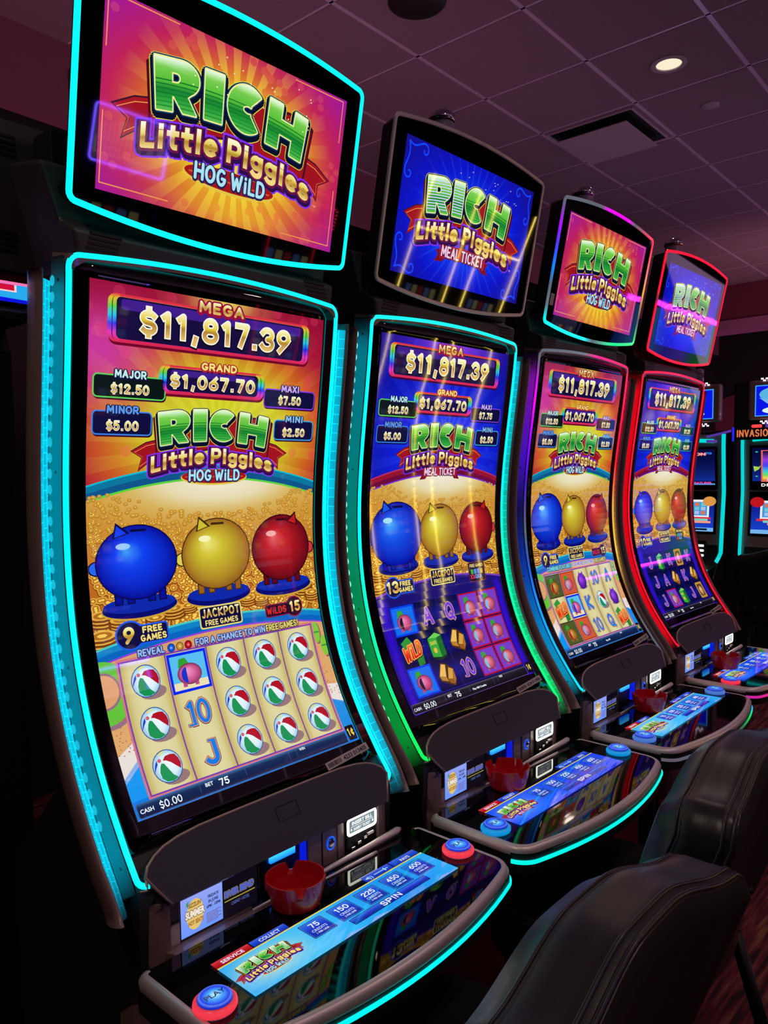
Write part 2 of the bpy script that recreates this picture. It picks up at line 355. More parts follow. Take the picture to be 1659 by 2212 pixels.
class Art:
    def __init__(s, clip=None): s.F = []; s.xf = None; s.clip = clip
    def add(s, L, pts, c, cuts=()):
        if s.xf: pts = [s.xf(*p) for p in pts]
        s.F.append((L, pts, c, cuts))
    def shape(s, L, loops, c, cuts=()):
        vs = [[Vector((p[0], p[1], 0)) for p in l] for l in loops]; flat = [p for l in loops for p in l]
        for t in tessellate_polygon(vs): s.add(L, [flat[i] for i in t], c, cuts)
    def tris(s, L, tr, c, cuts=()):
        for t in tr: s.add(L, t, c, cuts)
    def dil(s, L, tr, r, c, n=10, dx=0, dy=0):
        for k in range(n):
            a = 2*PI*k/n; ex, ey = dx+r*math.cos(a), dy+r*math.sin(a)
            for t in tr: s.add(L, [(p[0]+ex, p[1]+ey) for p in t], c)
    def rect(s, L, x0, y0, x1, y1, c, cuts=()): s.add(L, [(x0, y0), (x1, y0), (x1, y1), (x0, y1)], c, cuts)
    def rrect(s, L, x0, y0, x1, y1, r, c, cuts=()):
        p = arcp(x1-r, y0+r, r, r, -90, 0, 5)+arcp(x1-r, y1-r, r, r, 0, 90, 5)+arcp(x0+r, y1-r, r, r, 90, 180, 5)+arcp(x0+r, y0+r, r, r, 180, 270, 5)
        s.add(L, p, c, cuts)
    def ell(s, L, cx, cy, rx, ry, c, n=24, cuts=()): s.add(L, arcp(cx, cy, rx, ry, 0, 360*(n-1)/n, n-1), c, cuts)
    def ball(s, L, cx, cy, rx, ry, stops, hx=-.3, hy=-.35, n=28, k=6):
        """shaded disc: rings converge on the highlight; stops t=0 centre .. 1 rim"""
        for j in range(k):
            t0, t1 = j/k, (j+1)/k
            def pt(t, i):
                a = 2*PI*i/n; return (cx+hx*rx*(1-t)+rx*t*math.cos(a), cy+hy*ry*(1-t)+ry*t*math.sin(a))
            c0, c1 = ramp(stops, t0), ramp(stops, t1)
            for i in range(n):
                q = [pt(t0, i), pt(t1, i), pt(t1, i+1), pt(t0, i+1)]; cc = [c0, c1, c1, c0]
                if j == 0: q = q[1:]; q = [pt(0, 0)]+q[:2]; cc = [c0, c1, c1]
                if s.xf: q = [s.xf(*p) for p in q]
                s.F.append((L, q, ('pv', cc), ()))
    def grid(s, L, x0, y0, x1, y1, nx, ny, fn):
        for i in range(nx):
            for j in range(ny):
                a, b = x0+(x1-x0)*i/nx, x0+(x1-x0)*(i+1)/nx; c, d = y0+(y1-y0)*j/ny, y0+(y1-y0)*(j+1)/ny
                s.add(L, [(a, c), (b, c), (b, d), (a, d)], fn)
    def text(s, L, body, x, y, h, c, w=None, bold=.03, al='c', cuts=(), out=(), n=8, rot=0, space=None):
        """x,y = anchor of the baseline (al c/l/r), h = cap height, w = fitted width; out = [(radius,colour,layer,dy)]"""
        tr = glyphs(body, bold); a, b, lo, hi = _bb(tr); k = h/(CAP+2*bold); kx = (w/(b-a)) if w else k
        x0 = x - ((b+a)/2*kx if al == 'c' else a*kx if al == 'l' else b*kx)
        cr, sr = math.cos(rot), math.sin(rot); T = []
        for t in tr:
            q = []
            for p in t:
                px, py = x0+p[0]*kx-x, -(p[1]+bold)*k+bold*k*0
                q.append((x+px*cr-py*sr, y+px*sr+py*cr))
            T.append(q)
        for o in out: s.dil(o[2], T, o[0], o[1], n, 0, o[3] if len(o) > 3 else 0)
        s.tris(L, T, c, cuts)
        return T
    def build(s, name, mp, lines, parent, m=None):
        V, Fc, C = [], [], []
        for L, pts, c, cuts in s.F:
            if s.clip:
                a0, b0, a1, b1 = s.clip; xs_ = [p[0] for p in pts]; ys_ = [p[1] for p in pts]
                if min(xs_) < a0 or max(xs_) > a1 or min(ys_) < b0 or max(ys_) > b1:
                    pts = clipbox(pts, a0, b0, a1, b1)
                    if not pts: continue
            ys = [p[1] for p in pts]; lo, hi = min(ys), max(ys); pv = isinstance(c, tuple) and c and c[0] == 'pv'
            if pv:
                # interpolate colours through the split by carrying them as extra coordinates
                i0 = len(V)
                pieces = [[(p[0], p[1]) for p in pts]]; cfix = c[1]
                def cf(x, y, P=pts, CC=cfix):
                    ws = [1/((x-p[0])**2+(y-p[1])**2+1e-3) for p in P]; S = sum(ws)
                    return tuple(sum(w_*q[k] for w_, q in zip(ws, CC))/S for k in range(3))
            else: pieces = [list(pts)]; cf = c if callable(c) else (lambda x, y, c=c: c)
            cl = sorted([q for q in list(lines)+list(cuts) if lo+1e-4 < q < hi-1e-4])
            outp = []; rest = pieces[0]
            for q in cl:
                if rest is None: break
                A, rest = split(rest, q)
                if A: outp.append(A)
            if rest: outp.append(rest)
            for P in outp:
                i0 = len(V)
                my = sum(p[1] for p in P)/len(P)
                for p in P:
                    V.append(mp(p[0], p[1], L))
                    C.append(lin(cf(p[0], p[1]+(my-p[1])*1e-3)))
                Fc.append(tuple(range(i0+len(P)-1, i0-1, -1)))
        o = meshobj(name, V, Fc, m or M['screen'], parent, cols=C)
        return o
def vgrad(stops):
    return lambda x, y: ramp(stops, y)
def blend(a, b, t): return tuple(p+(q-p)*max(0, min(1, t)) for p, q in zip(a, b))
GOLD = lambda y0, y1: vgrad([(y0, (250, 246, 205)), (y0+(y1-y0)*.42, (226, 200, 60)), (y0+(y1-y0)*.55, (176, 130, 50)), (y1, (232, 196, 110))])
WHT = (240, 250, 255)

def letter_R():
    o = [(0, 0), (180, 0)]+arcp(190, 96, 128, 96, -88, 58, 12)+[(232, 196), (300, 290), (196, 290), (130, 205), (118, 205), (118, 290), (0, 290)]
    return [o, [(118, 72), (118, 130), (150, 130)]+arcp(150, 101, 30, 29, 85, -85, 8)]
def letter_C():
    o = arcp(160, 145, 160, 146, -48, -312, 26)
    return [o+[(190, 175)]+arcp(172, 145, 46, 26, 60, 300, 10)+[(190, 115)]]
def letter_H(): return [[(0, 0), (112, 0), (112, 98), (232, 98), (232, 0), (344, 0), (344, 290), (232, 290), (232, 190), (112, 190), (112, 290), (0, 290)]]
def letter_I(): return [[(0, 0), (143, 0), (143, 290), (0, 290)]]
def logo(A, ox, oy, k, variant, L=3, simple=False, streaks=False):
    """the game title lock-up; (327,233) of the marquee artwork lands on (ox,oy), scale k"""
    def X(x, y):
        yy = y + 52*((x-945)/610)**2 - 46 + 46*0
        xx = 945+(x-945)*(1-.055*(y-233)/290)
        return (ox+(xx-327)*k, oy+(yy-233)*k)
    old = A.xf; A.xf = lambda x, y: (old(*X(x, y)) if old else X(x, y))
    # red ribbon behind, tails with swallow cut
    tails = [[(30, 515), (180, 475), (345, 470), (345, 640), (200, 640), (70, 690), (120, 590)], [(1866, 515), (1716, 475), (1545, 470), (1545, 640), (1690, 640), (1790, 690), (1775, 590)]]
    for t in tails:
        cx = sum(p[0] for p in t)/7; cy = sum(p[1] for p in t)/7
        A.shape(L, [[(cx+(p[0]-cx)*1.09, cy+(p[1]-cy)*1.10) for p in t]], (60, 20, 40))
        A.shape(L+.5, [t], (168, 22, 34))
        A.shape(L+.7, [[(cx+(p[0]-cx)*.86, cy+(p[1]-cy)*.78) for p in t]], (240, 160, 90))
        A.shape(L+.9, [[(cx+(p[0]-cx)*.83, cy+(p[1]-cy)*.73) for p in t]], (160, 20, 34))
    A.shape(L+1, [[(270, 270), (330, 232), (1560, 232), (1630, 270), (1630, 700), (1300, 640), (945, 600), (590, 640), (270, 700)]], (70, 14, 30))
    A.shape(L+1.3, [[(285, 300), (330, 250), (1560, 250), (1612, 300), (1612, 680), (1300, 625), (945, 585), (590, 625), (285, 680)]], (160, 20, 34))
    # RICH
    parts = [(letter_R(), 327), (letter_I(), 690), (letter_C(), 872), (letter_H(), 1218)]
    for loops, x0 in parts:
        lp = [[(x0+p[0], 233+p[1]) for p in l] for l in loops]
        flat = [p for l in lp for p in l]
        tr = [[flat[i] for i in t] for t in tessellate_polygon([[Vector((p[0], p[1], 0)) for p in l] for l in lp])]
        n = 8 if simple else 14
        A.dil(L+2, tr, 38, (225, 220, 70), n, 0, 18)
        A.dil(L+2.3, tr, 33, (10, 14, 40), n, 0, 18)
        if not simple: A.dil(L+2.6, tr, 17, (14, 60, 100), n)
        A.dil(L+3, tr, 9, vgrad([]) if 0 else (238, 238, 150), n)
        y0 = 233
        st = [(0, (232, 250, 236)), (.10, (180, 232, 150)), (.18, (120, 205, 80)), (.45, (86, 190, 56)), (.60, (22, 130, 50)), (.78, (40, 160, 58)), (1, (90, 190, 80))]
        def gc(x, y, kk=k, oxx=ox, oyy=oy):
            # undo the arch to find the height inside the letter
            xs = (x-oxx)/kk+327; ys = (y-oyy)/kk+233 - 52*((xs-945)/610)**2 + 46
            return ramp(st, (ys-233)/290)
        if old: gc = (78, 182, 70) if simple else gc
        cuts = [] if simple or old else [oy+(v-46-233)*k for v in range(215, 590, 12)]
        A.tris(L+3.4, tr, gc, cuts)
        if not simple and not old:
            for q in range(7):
                yy = 233+118+q*24
                # darker motion streaks across the lower half of each letter
                for t in tr:
                    A1, B1 = split(t, yy)
                    if B1:
                        A2, _ = split(B1, yy+7)
                        if A2: A.add(L+3.7, A2, (18, 118, 44) if q < 4 else (30, 140, 50))
        if streaks and x0 < 800:      # white scan streaks sweeping over the first letters
            for q in range(11):
                yy = 233+26+q*23
                for t in tr:
                    A1, B1 = split(t, yy)
                    if B1:
                        A2, _ = split(B1, yy+9)
                        if A2: A.add(L+3.9, A2, (206, 214, 250))
    # Little Piggies
    def X2(x, y):
        yy = y + 92*((x-945)/706)**2
        return (ox+(x-327)*k, oy+(yy-233)*k)
    A.xf = lambda x, y: (old(*X2(x, y)) if old else X2(x, y))
    g = (lambda x, y: (238, 214, 120)) if old or simple else (lambda x, y: ramp([(0, (252, 248, 210)), (.45, (226, 205, 90)), (.55, (170, 130, 40)), (1, (240, 215, 130))], (((y-oy)/k+233 - 92*(((x-ox)/k+327-945)/706)**2)-560)/130))
    nn = 8 if simple else 12
    for body, xc, ww in (('Little', 545, 560), ('Piggies', 1268, 740)):
        sfont(A, L+6, body, xc, 696, 152, g, w=ww, wt=.235, gap=.085, rnd=False, cuts=() if simple or old else [oy+(v-233)*k for v in range(540, 800, 14)],
              out=[(40, (128, 50, 235), L+4.4, 14), (28, (44, 14, 76), L+4.8, 15), (13, (104, 20, 70), L+5.3, 4)])
    def X3(x, y): return (ox+(x-327)*k, oy+(y-233)*k)
    A.xf = lambda x, y: (old(*X3(x, y)) if old else X3(x, y))
    if variant == 'a':
        A.ell(L+6.4, 950, 822, 376, 76, (226, 196, 70), 28); A.ell(L+6.8, 950, 814, 366, 66, (165, 22, 24), 28); A.rect(L+7, 620, 812, 1280, 822, (210, 90, 40))
        sfont(A, L+8, 'HOG WiLD', 948, 858, 112, (170, 225, 240), w=580, wt=.24, gap=.08, out=[(11, (40, 30, 80), L+7.4, 4)])
    else:
        A.shape(L+6.4, [[(540, 900), (585, 840), (545, 800), (720, 780), (1170, 780), (1345, 800), (1305, 840), (1350, 900), (1240, 892), (1200, 850), (690, 850), (650, 892)]], (120, 16, 36))
        A.shape(L+6.8, [[(610, 866), (600, 755), (945, 728), (1290, 755), (1280, 866), (945, 842)]], (178, 30, 52))
        sfont(A, L+8, 'MEAL TICKET', 945, 848, 100, (240, 200, 226), w=640, wt=.24, gap=.06, out=[(10, (90, 20, 60), L+7.4, 3)])
    A.xf = old

def rays(A, L, cx, cy, n, r0_, r1, ca, cb, ph=0, dens=.5, box_=None):
    for i in range(n):
        a = 2*PI*(i+ph)/n; d = 2*PI/n*dens/2
        segs = 5
        for s_ in range(segs):
            ra, rb = r0_+(r1-r0_)*s_/segs, r0_+(r1-r0_)*(s_+1)/segs
            P = [(cx+ra*math.cos(a-d), cy+ra*math.sin(a-d)), (cx+rb*math.cos(a-d), cy+rb*math.sin(a-d)), (cx+rb*math.cos(a+d), cy+rb*math.sin(a+d)), (cx+ra*math.cos(a+d), cy+ra*math.sin(a+d))]
            if box_:
                P = clipbox(P, *box_)
                if not P: continue
            A.add(L, P, lambda x, y: (lambda t: ca(x, y, t))(min(1, math.hypot(x-cx, y-cy)/r1)))
def clipbox(P, x0, y0, x1, y1):
    for yc, keep in ((y0, 1), (y1, 0)):
        a, b = split(P, yc)
        P = b if keep else a
        if not P: return None
    P = [(p[1], p[0]) for p in P]
    for xc, keep in ((x0, 1), (x1, 0)):
        a, b = split(P, xc); P = b if keep else a
        if not P: return None
    return [(p[1], p[0]) for p in P]

def piggy_bank(A, L, cx, cy, rx, ry, base, dark, lite, flip=1):
    """a plain coin bank seen from the side"""
    out = blend(dark, (10, 5, 10), .6)
    def P(x, y): return (cx+flip*x*rx, cy+y*ry)
    for lx in (-.52, -.22, .30, .58):
        A.shape(L, [[P(lx-.11, .62), P(lx+.11, .62), P(lx+.10, 1.12), P(lx-.10, 1.12)]], out)
        A.shape(L+.4, [[P(lx-.08, .62), P(lx+.08, .62), P(lx+.07, 1.09), P(lx-.07, 1.09)]], dark)
    A.shape(L, [arcp(cx-flip*1.0*rx, cy+.08*ry, .20*rx, .20*ry)], out)
    A.shape(L+.4, [arcp(cx-flip*1.0*rx, cy+.08*ry, .165*rx, .165*ry)], blend(base, lite, .4))
    A.ell(L+.8, cx, cy, rx*1.03, ry*1.03, out, 32)
    A.ball(L+1.2, cx, cy, rx, ry, [(0, lite), (.35, base), (.8, blend(base, dark, .55)), (1, dark)])
    A.shape(L+1.6, [[P(-.60, -.66), P(-.18, -.80), P(-.52, -1.10)]], out); A.shape(L+2, [[P(-.55, -.70), P(-.26, -.80), P(-.50, -1.02)]], base)
    A.rrect(L+1.6, cx-.17*rx, cy-.90*ry, cx+.23*rx, cy-.83*ry, .03*rx, out)
    A.shape(L+2, [arcp(cx-.35*rx, cy-.45*ry, .18*rx, .09*ry, 0, 345, 14)], blend(lite, (255, 255, 255), .45))

def coin(A, L, x, y, r, e=.55, tone=0.):
    k = 1-tone
    n = 12 if r > 26 else 8
    A.ell(L, x, y, r, r*e, blend((120, 60, 14), (196, 140, 50), tone), n)
    A.ell(L+.1, x, y-r*.08, r*.86, r*.86*e, (228-30*tone, 172*k+150*tone, 66), n)
    A.ell(L+.2, x, y-r*.08, r*.60, r*.60*e, (176*k+190*tone, 108*k+140*tone, 30), n)
    A.ell(L+.3, x, y-r*.08, r*.32, r*.32*e, (244, 206, 90), 6)

def beach_ball(A, L, cx, cy, r, sy=1.04):
    A.ell(L, cx+22*r/58, cy+46*r/58, r*.95, r*.45, (150, 118, 120), 16)
    A.ell(L+.4, cx, cy, r*1.02, r*1.02*sy, (30, 70, 150), 28)
    A.ball(L+.8, cx, cy, r*.97, r*.97*sy, [(0, (240, 250, 255)), (.7, (215, 238, 248)), (1, (150, 200, 230))], .25, -.2, 24, 3)
    def Q(*pp): return [(cx+p[0]*r, cy+p[1]*r*sy) for p in pp]
    A.shape(L+1.2, [Q((-.22, -.40), (.0, -.62), (.35, -.66), (.66, -.60), (.86, -.30), (.93, .0), (.84, .36), (.62, .16), (.30, -.16), (.02, -.34))], (176, 18, 36))
    A.shape(L+1.2, [Q((-.36, -.26), (-.18, -.20), (.02, .20), (.22, .58), (.50, .82), (.1, .95), (-.30, .88), (-.58, .62), (-.60, .25), (-.50, -.06))], (24, 146, 84))
    A.shape(L+1.2, [Q((-.62, -.50), (-.78, -.30), (-.92, .05), (-.94, .22), (-.80, -.02), (-.62, -.25))], (26, 60, 200))
    A.shape(L+1.2, [Q((-.45, -.80), (-.15, -.94), (.12, -.94), (-.12, -.84), (-.35, -.72))], (236, 220, 90))
    A.ell(L+1.5, cx-.45*r, cy-.44*r*sy, r*.13, r*.13, (205, 100, 110), 10)
def slab(A, L, s, cx, cy, h, c, oc):
    """slab serif card symbol"""
    w = {'10': h*1.05}.get(s, h*.78)
    sfont(A, L+.8, s, cx, cy+h/2, h, c, w=w, wt=.20, rnd=False, gap=.04, out=[(6, (60, 40, 70), L, 1), (3.6, oc, L+.3)])
    bars = []
    if s == 'A': bars = [(-.38, .5), (.38, .5)]
    if s == 'K': bars = [(-.32, .5), (-.32, -.5), (.34, .5), (.30, -.5)]
    if s == 'J': bars = [(.18, -.5)]
    if s == '10': bars = [(-.36, .5)]
    for bx, by in bars:
        x = cx+bx*w; y = cy+by*h; y -= by*h*.09
        A.rrect(L, x-w*.22, y-h*.075, x+w*.22, y+h*.075, 3, (60, 40, 70)); A.rrect(L+.3, x-w*.20, y-h*.06, x+w*.20, y+h*.06, 3, oc)
        A.rrect(L+.8, x-w*.17, y-h*.04, x+w*.17, y+h*.04, 2, c)
def wild(A, L, cx, cy, w):
    A.shape(L, [[(cx-w*.5, cy-w*.35), (cx-w*.1, cy-w*.55), (cx+w*.1, cy-w*.3), (cx-w*.3, cy)]], (50, 150, 60))
    A.shape(L, [[(cx+w*.1, cy+w*.1), (cx+w*.5, cy), (cx+w*.45, cy+w*.55), (cx+w*.1, cy+w*.62)]], (40, 130, 50))
    old = A.xf; A.xf = lambda x, y: (x, y+(x-cx)*-.22)
    sfont(A, L+1.2, 'WiLD', cx, cy+w*.30, w*.58, vgrad([(cy-w*.3, (255, 120, 60)), (cy+w*.3, (205, 20, 16))]), w=w*1.0, wt=.26, gap=.02, out=[(7, (60, 10, 10), L+.4, 2), (4, (250, 190, 90), L+.8)])
    A.xf = old
def safe(A, L, cx, cy, w):
    A.shape(L, [[(cx-w*.42, cy-w*.28), (cx+.12*w, cy-w*.5), (cx+w*.45, cy-w*.32), (cx+w*.45, cy+w*.5), (cx-.0*w, cy+w*.62), (cx-w*.4, cy+w*.45)]], (10, 50, 26))
    A.shape(L+.5, [[(cx-w*.38, cy-w*.26), (cx+.12*w, cy-w*.26), (cx+.12*w, cy+w*.5), (cx-w*.36, cy+w*.42)]], (60, 170, 60))
    A.shape(L+.5, [[(cx+.12*w, cy-w*.26), (cx+w*.42, cy-w*.30), (cx+w*.42, cy+w*.44), (cx+.12*w, cy+w*.5)]], (24, 110, 44))
    A.shape(L+.5, [[(cx-w*.38, cy-w*.28), (cx+.1*w, cy-w*.46), (cx+w*.42, cy-w*.32), (cx+.12*w, cy-w*.26)]], (110, 210, 90))
    sfont(A, L+1, 'SAFE', cx-w*.12, cy-w*.02, w*.14, (230, 210, 80), w=w*.36)
    A.ell(L+1, cx-w*.12, cy+w*.2, w*.1, w*.11, (230, 190, 70), 12)
def bars(A, L, cx, cy, w):
    A.shape(L, [[(cx-w*.5, cy+.02*w), (cx-.15*w, cy-w*.46), (cx+.1*w, cy-w*.4), (cx+.46*w, cy-.12*w), (cx+.4*w, cy+.3*w), (cx+.2*w, cy+.52*w), (cx-.46*w, cy+.22*w)]], (80, 44, 14))
    A.shape(L+.5, [[(cx-w*.44, cy+.03*w), (cx-.14*w, cy-w*.40), (cx+.08*w, cy-w*.34), (cx-.10*w, cy+.1*w)]], (236, 190, 96))
    A.shape(L+.5, [[(cx-w*.44, cy+.04*w), (cx-.10*w, cy+.11*w), (cx-.06*w, cy+.3*w), (cx-.40*w, cy+.19*w)]], (190, 130, 50))
    A.shape(L+.5, [[(cx-.04*w, cy+.2*w), (cx+.2*w, cy-.22*w), (cx+.42*w, cy-.10*w), (cx+.2*w, cy+.25*w)]], (216, 160, 70))
    A.shape(L+.5, [[(cx-.04*w, cy+.22*w), (cx+.2*w, cy+.26*w), (cx+.2*w, cy+.46*w), (cx-.02*w, cy+.36*w)]], (150, 90, 30))
    A.shape(L+.5, [[(cx+.22*w, cy+.25*w), (cx+.42*w, cy-.07*w), (cx+.38*w, cy+.26*w), (cx+.21*w, cy+.46*w)]], (176, 110, 40))
def tile(A, L, x0, y0, x1, y1, kind):
    cx, cy = (x0+x1)/2, (y0+y1)/2; w = x1-x0; h = y1-y0
    if kind == 'beach':
        A.rect(L, x0, y0, x1, y1, (10, 40, 235)); A.rect(L+.4, x0+11, y0+11, x1-11, y1-40, (90, 190, 240)); A.rect(L+.4, x0+11, y1-40, x1-11, y1-11, (235, 225, 180))
        body = (230, 110, 170); cape = (30, 50, 200)
    elif kind == 'robber':
        A.rect(L, x0, y0, x1, y1, (178, 14, 62)); A.rect(L+.4, x0+9, y0+9, x1-9, y1-9, (120, 60, 200)); body = (225, 110, 130); cape = (120, 190, 235)
    elif kind == 'red':
        A.rect(L, x0, y0, x1, y1, (170, 40, 30)); A.rect(L+.4, x0+7, y0+7, x1-7, y1-7, (210, 90, 50)); body = (225, 120, 140); cape = (150, 170, 225)
    elif kind == 'mask':
        A.rect(L, x0, y0, x1, y1, (60, 40, 20)); A.rect(L+.4, x0+6, y0+6, x1-6, y1-6, (80, 90, 40)); body = (190, 140, 40); cape = (170, 30, 30)
    else:
        A.rect(L, x0, y0, x1, y1, (10, 60, 235)); A.rect(L+.4, x0+10, y0+10, x1-10, y1-10, (20, 110, 235)); body = (226, 96, 156); cape = (24, 22, 50)
    # a plain pink coin bank with a banknote tuft
    A.shape(L+.7, [[(cx-.26*w, cy-.12*h), (cx-.22*w, cy-.34*h), (cx-.06*w, cy-.36*h), (cx+.04*w, cy-.16*h)]], (50, 160, 50))
    A.ell(L+1, cx, cy+.06*h, w*.31, h*.27, blend(body, (40, 0, 20), .6), 20)
    A.ball(L+1.3, cx, cy+.06*h, w*.29, h*.25, [(0, blend(body, (255, 255, 255), .4)), (.5, body), (1, blend(body, (90, 10, 50), .5))], k=3, n=16)
    A.shape(L+1.7, [arcp(cx-.07*w, cy+.08*h, w*.14, h*.20, 90, 270, 10)], cape)
    for q in (-.16, .14): A.rect(L+1, cx+(q-.05)*w, cy+.26*h, cx+(q+.05)*w, cy+.37*h, blend(body, (90, 10, 50), .3))

def main_art(variant, amounts, reels, mid, seed):
    A = Art((0, 0, 1080, 1920)); rnd = random.Random(seed)
    hot = variant == 'a'
    def bg(x, y):
        if hot:
            t = math.hypot((x-560)/640, (y-500)/430)
            c = ramp([(0, (206, 212, 44)), (.5, (204, 198, 36)), (.80, (202, 92, 34)), (1.05, (166, 22, 56)), (1.5, (142, 12, 50))], t)
            m_ = math.exp(-((x-20)/230)**2-((y-235)/170)**2)
            c = blend(c, (206, 60, 170), m_*.9)
            if y < 90: c = blend(c, (150, 14, 52), (90-y)/90*.5)
            g = math.exp(-((x-560)/150)**2-((y-0)/70)**2); return blend(c, (226, 210, 90), g)
        t = math.hypot((x-560)/620, (y-560)/520)
        c = ramp([(0, (60, 90, 235)), (.5, (16, 36, 225)), (1.0, (14, 20, 170)), (1.5, (30, 10, 120))], t)
        g = math.exp(-((x-560)/330)**2-((y-0)/90)**2); return blend(c, (140, 60, 220), g)
    A.grid(0, 0, 0, 1080, 760, 24, 19, bg)
    ry = (lambda x, y, t: blend(bg(x, y), (236, 226, 70) if hot else (40, 70, 250), .42*(1-t))) if hot else (lambda x, y, t: blend(bg(x, y), (70, 110, 255), .35*(1-t)))
    rays(A, .5, 560, 560, 30, 60, 700, ry, None, .3, .5, (0, 0, 1080, 740))
    for i in range(46 if hot else 22):      # faint round coins scattered on the backdrop
        x, y = rnd.uniform(10, 1070), rnd.uniform(8, 690)
        if abs(x-560) < 320 and y > 120: continue
        A.ell(.9, x, y, 24, 22, (lambda X, Y: blend(bg(X, Y), (255, 90, 120) if hot else (60, 60, 255), .22)), 8)
    # the arched band and the gold field
    yo = lambda x: 634+78*((x-540)/540)**2
    xs = [i*1080/24 for i in range(25)]
    bc = ((12, 118, 160), (16, 84, 140), (0, 190, 210), (90, 210, 60)) if hot else ((150, 20, 50), (110, 12, 60), (190, 50, 90), (110, 40, 200))
    for a, b in zip(xs, xs[1:]):
        for d0, d1, c in ((0, 6, bc[2]), (6, 30, bc[0]), (30, 54, bc[1]), (54, 62, bc[3])):
            A.add(1.3, [(a, yo(a)+d0), (b, yo(b)+d0), (b, yo(b)+d1), (a, yo(a)+d1)], c)
        ya, yb = yo(a)+62, yo(b)+62
        for j in range(16):
            f0, f1 = j/16, (j+1)/16
            def gf(x, y):
                tt = math.hypot((x-560)/430, (y-700)/130)
                c = ramp([(0, (240, 236, 220)), (.6, (230, 218, 176)), (1.0, (214, 178, 92)), (1.6, (208, 146, 54)), (3.2, (188, 104, 32))], tt)
                return c
            A.add(1.3, [(a, ya+(1300-ya)*f0), (b, yb+(1300-yb)*f0), (b, yb+(1300-yb)*f1), (a, ya+(1300-ya)*f1)], gf)
    for i in range(1500):                     # heap of coins
        x = rnd.uniform(8, 1072); y = rnd.uniform(745, 1290); tone = max(0, 1-(y-745)/260)
        if math.hypot((x-560)/430, (y-700)/130) < 1.0: continue
        r = 9+ (y-745)/545*16
        coin(A, 1.6+(i % 5)*.02+ (y-745)/545*.6, x, y, r, .75, tone*.7)
    for (x, y, r) in [(40, 1215, 60), (110, 1235, 52), (30, 1290, 66), (250, 1245, 46), (330, 1225, 56), (400, 1215, 40), (690, 1225, 46), (760, 1235, 40), (1000, 1215, 56), (1050, 1245, 48), (960, 1185, 36)]:
        for q in range(3): coin(A, 2.6+q*.35, x, y-q*11*r/50, r, .34)
    pigs = [(195, 1002, 165, 138, (16, 62, 240), (8, 16, 150), (70, 160, 250)), (551, 1000, 163, 142, (206, 190, 50), (150, 96, 30), (240, 234, 130)), (890, 1002, 158, 142, (190, 26, 34), (96, 8, 24), (235, 100, 100))]
    if mid: pigs[0] = (200, 1000, 196, 165, (20, 84, 235), (6, 14, 160), (90, 190, 250))
    for (cx, cy, rx, ryy, b, d, l) in pigs:
        A.ell(3.8, cx, 1176, 160, 44, (206, 160, 50), 28); A.ell(4.1, cx, 1172, 156, 40, (8, 12, 110), 28); A.ell(4.3, cx, 1160, 150, 32, (14, 40, 170), 28)
        piggy_bank(A, 4.7, cx, cy, rx, ryy, b, d, l, -1 if b[0] > 150 and b[1] < 100 else 1)
    # lower half
    yb = lambda x: 1252+52*((x-540)/540)**2
    if hot:
        for a, b in zip(xs, xs[1:]):
            for d0, d1, c in ((0, 8, (70, 200, 190)), (8, 30, (16, 130, 200)), (30, 54, (10, 100, 190)), (54, 60, (150, 60, 220))):
                A.add(7.2, [(a, yb(a)+d0), (b, yb(b)+d0), (b, yb(b)+d1), (a, yb(a)+d1)], c)
            A.add(7.2, [(a, yb(a)+60), (b, yb(b)+60), (b, 1920), (a, 1920)], vgrad([(1300, (214, 160, 104)), (1700, (224, 170, 110)), (1920, (224, 170, 110))]), cuts=(1400, 1500, 1600, 1700))
        A.ell(7.6, 8, 1472, 116, 122, (150, 110, 130), 28); A.ell(7.9, 0, 1462, 112, 116, (100, 196, 60), 28); A.ell(8.1, 2, 1455, 66, 68, (150, 110, 130), 24); A.ell(8.3, 0, 1455, 60, 60, (222, 160, 110), 24)
        for (sx, s1) in ((1032, 1405), (1066, 1470)):
            A.ell(7.6, sx+6, s1+6, 22, 50, (150, 90, 110), 16); A.ell(7.9, sx, s1, 21, 48, (130, 200, 60), 16); A.rect(8.2, sx-18, s1-4, sx+18, s1+3, (60, 150, 60))
        A.shape(7.6, [[(0, 1690), (90, 1640), (90, 1720), (0, 1790)]], (232, 224, 216)); A.shape(7.6, [[(0, 1770), (90, 1700), (90, 1920), (0, 1920)]], (10, 150, 240))
        A.shape(7.6, [[(990, 1640), (1080, 1650), (1080, 1740), (990, 1700)]], (232, 224, 216)); A.shape(7.6, [[(990, 1700), (1080, 1735), (1080, 1920), (990, 1920)]], (20, 140, 225))
        A.rect(7.7, 0, 1852, 1080, 1920, (10, 120, 225))
        for i in range(60):
            A.ell(8.4, rnd.choice([rnd.uniform(5, 70), rnd.uniform(1012, 1076)]), rnd.uniform(1560, 1700), 3, 2.4, (180, 110, 80), 6)
    else:
        for a, b in zip(xs, xs[1:]):
            A.add(7.2, [(a, yb(a)), (b, yb(b)), (b, yb(b)+10), (a, yb(a)+10)], (120, 60, 190))
            for j in range(8):
                f0, f1 = j/8, (j+1)/8; q0 = yb(a)+10; q1 = yb(b)+10
                A.add(7.2, [(a, q0+(1920-q0)*f0), (b, q1+(1920-q1)*f0), (b, q1+(1920-q1)*f1), (a, q0+(1920-q0)*f1)],
                      lambda x, y: blend(blend((30, 20, 120), (12, 6, 60), (y-1250)/600), (60, 16, 240), math.exp(-((min(x, 1080-x)-40)/26)**2)*.9*(1 if y > 1340 else .3)))
        for q in (40, 56): A.rect(7.6, q, 1350, q+3, 1850, (20, 10, 110)); A.rect(7.6, 1080-q-3, 1350, 1080-q, 1850, (20, 10, 110))
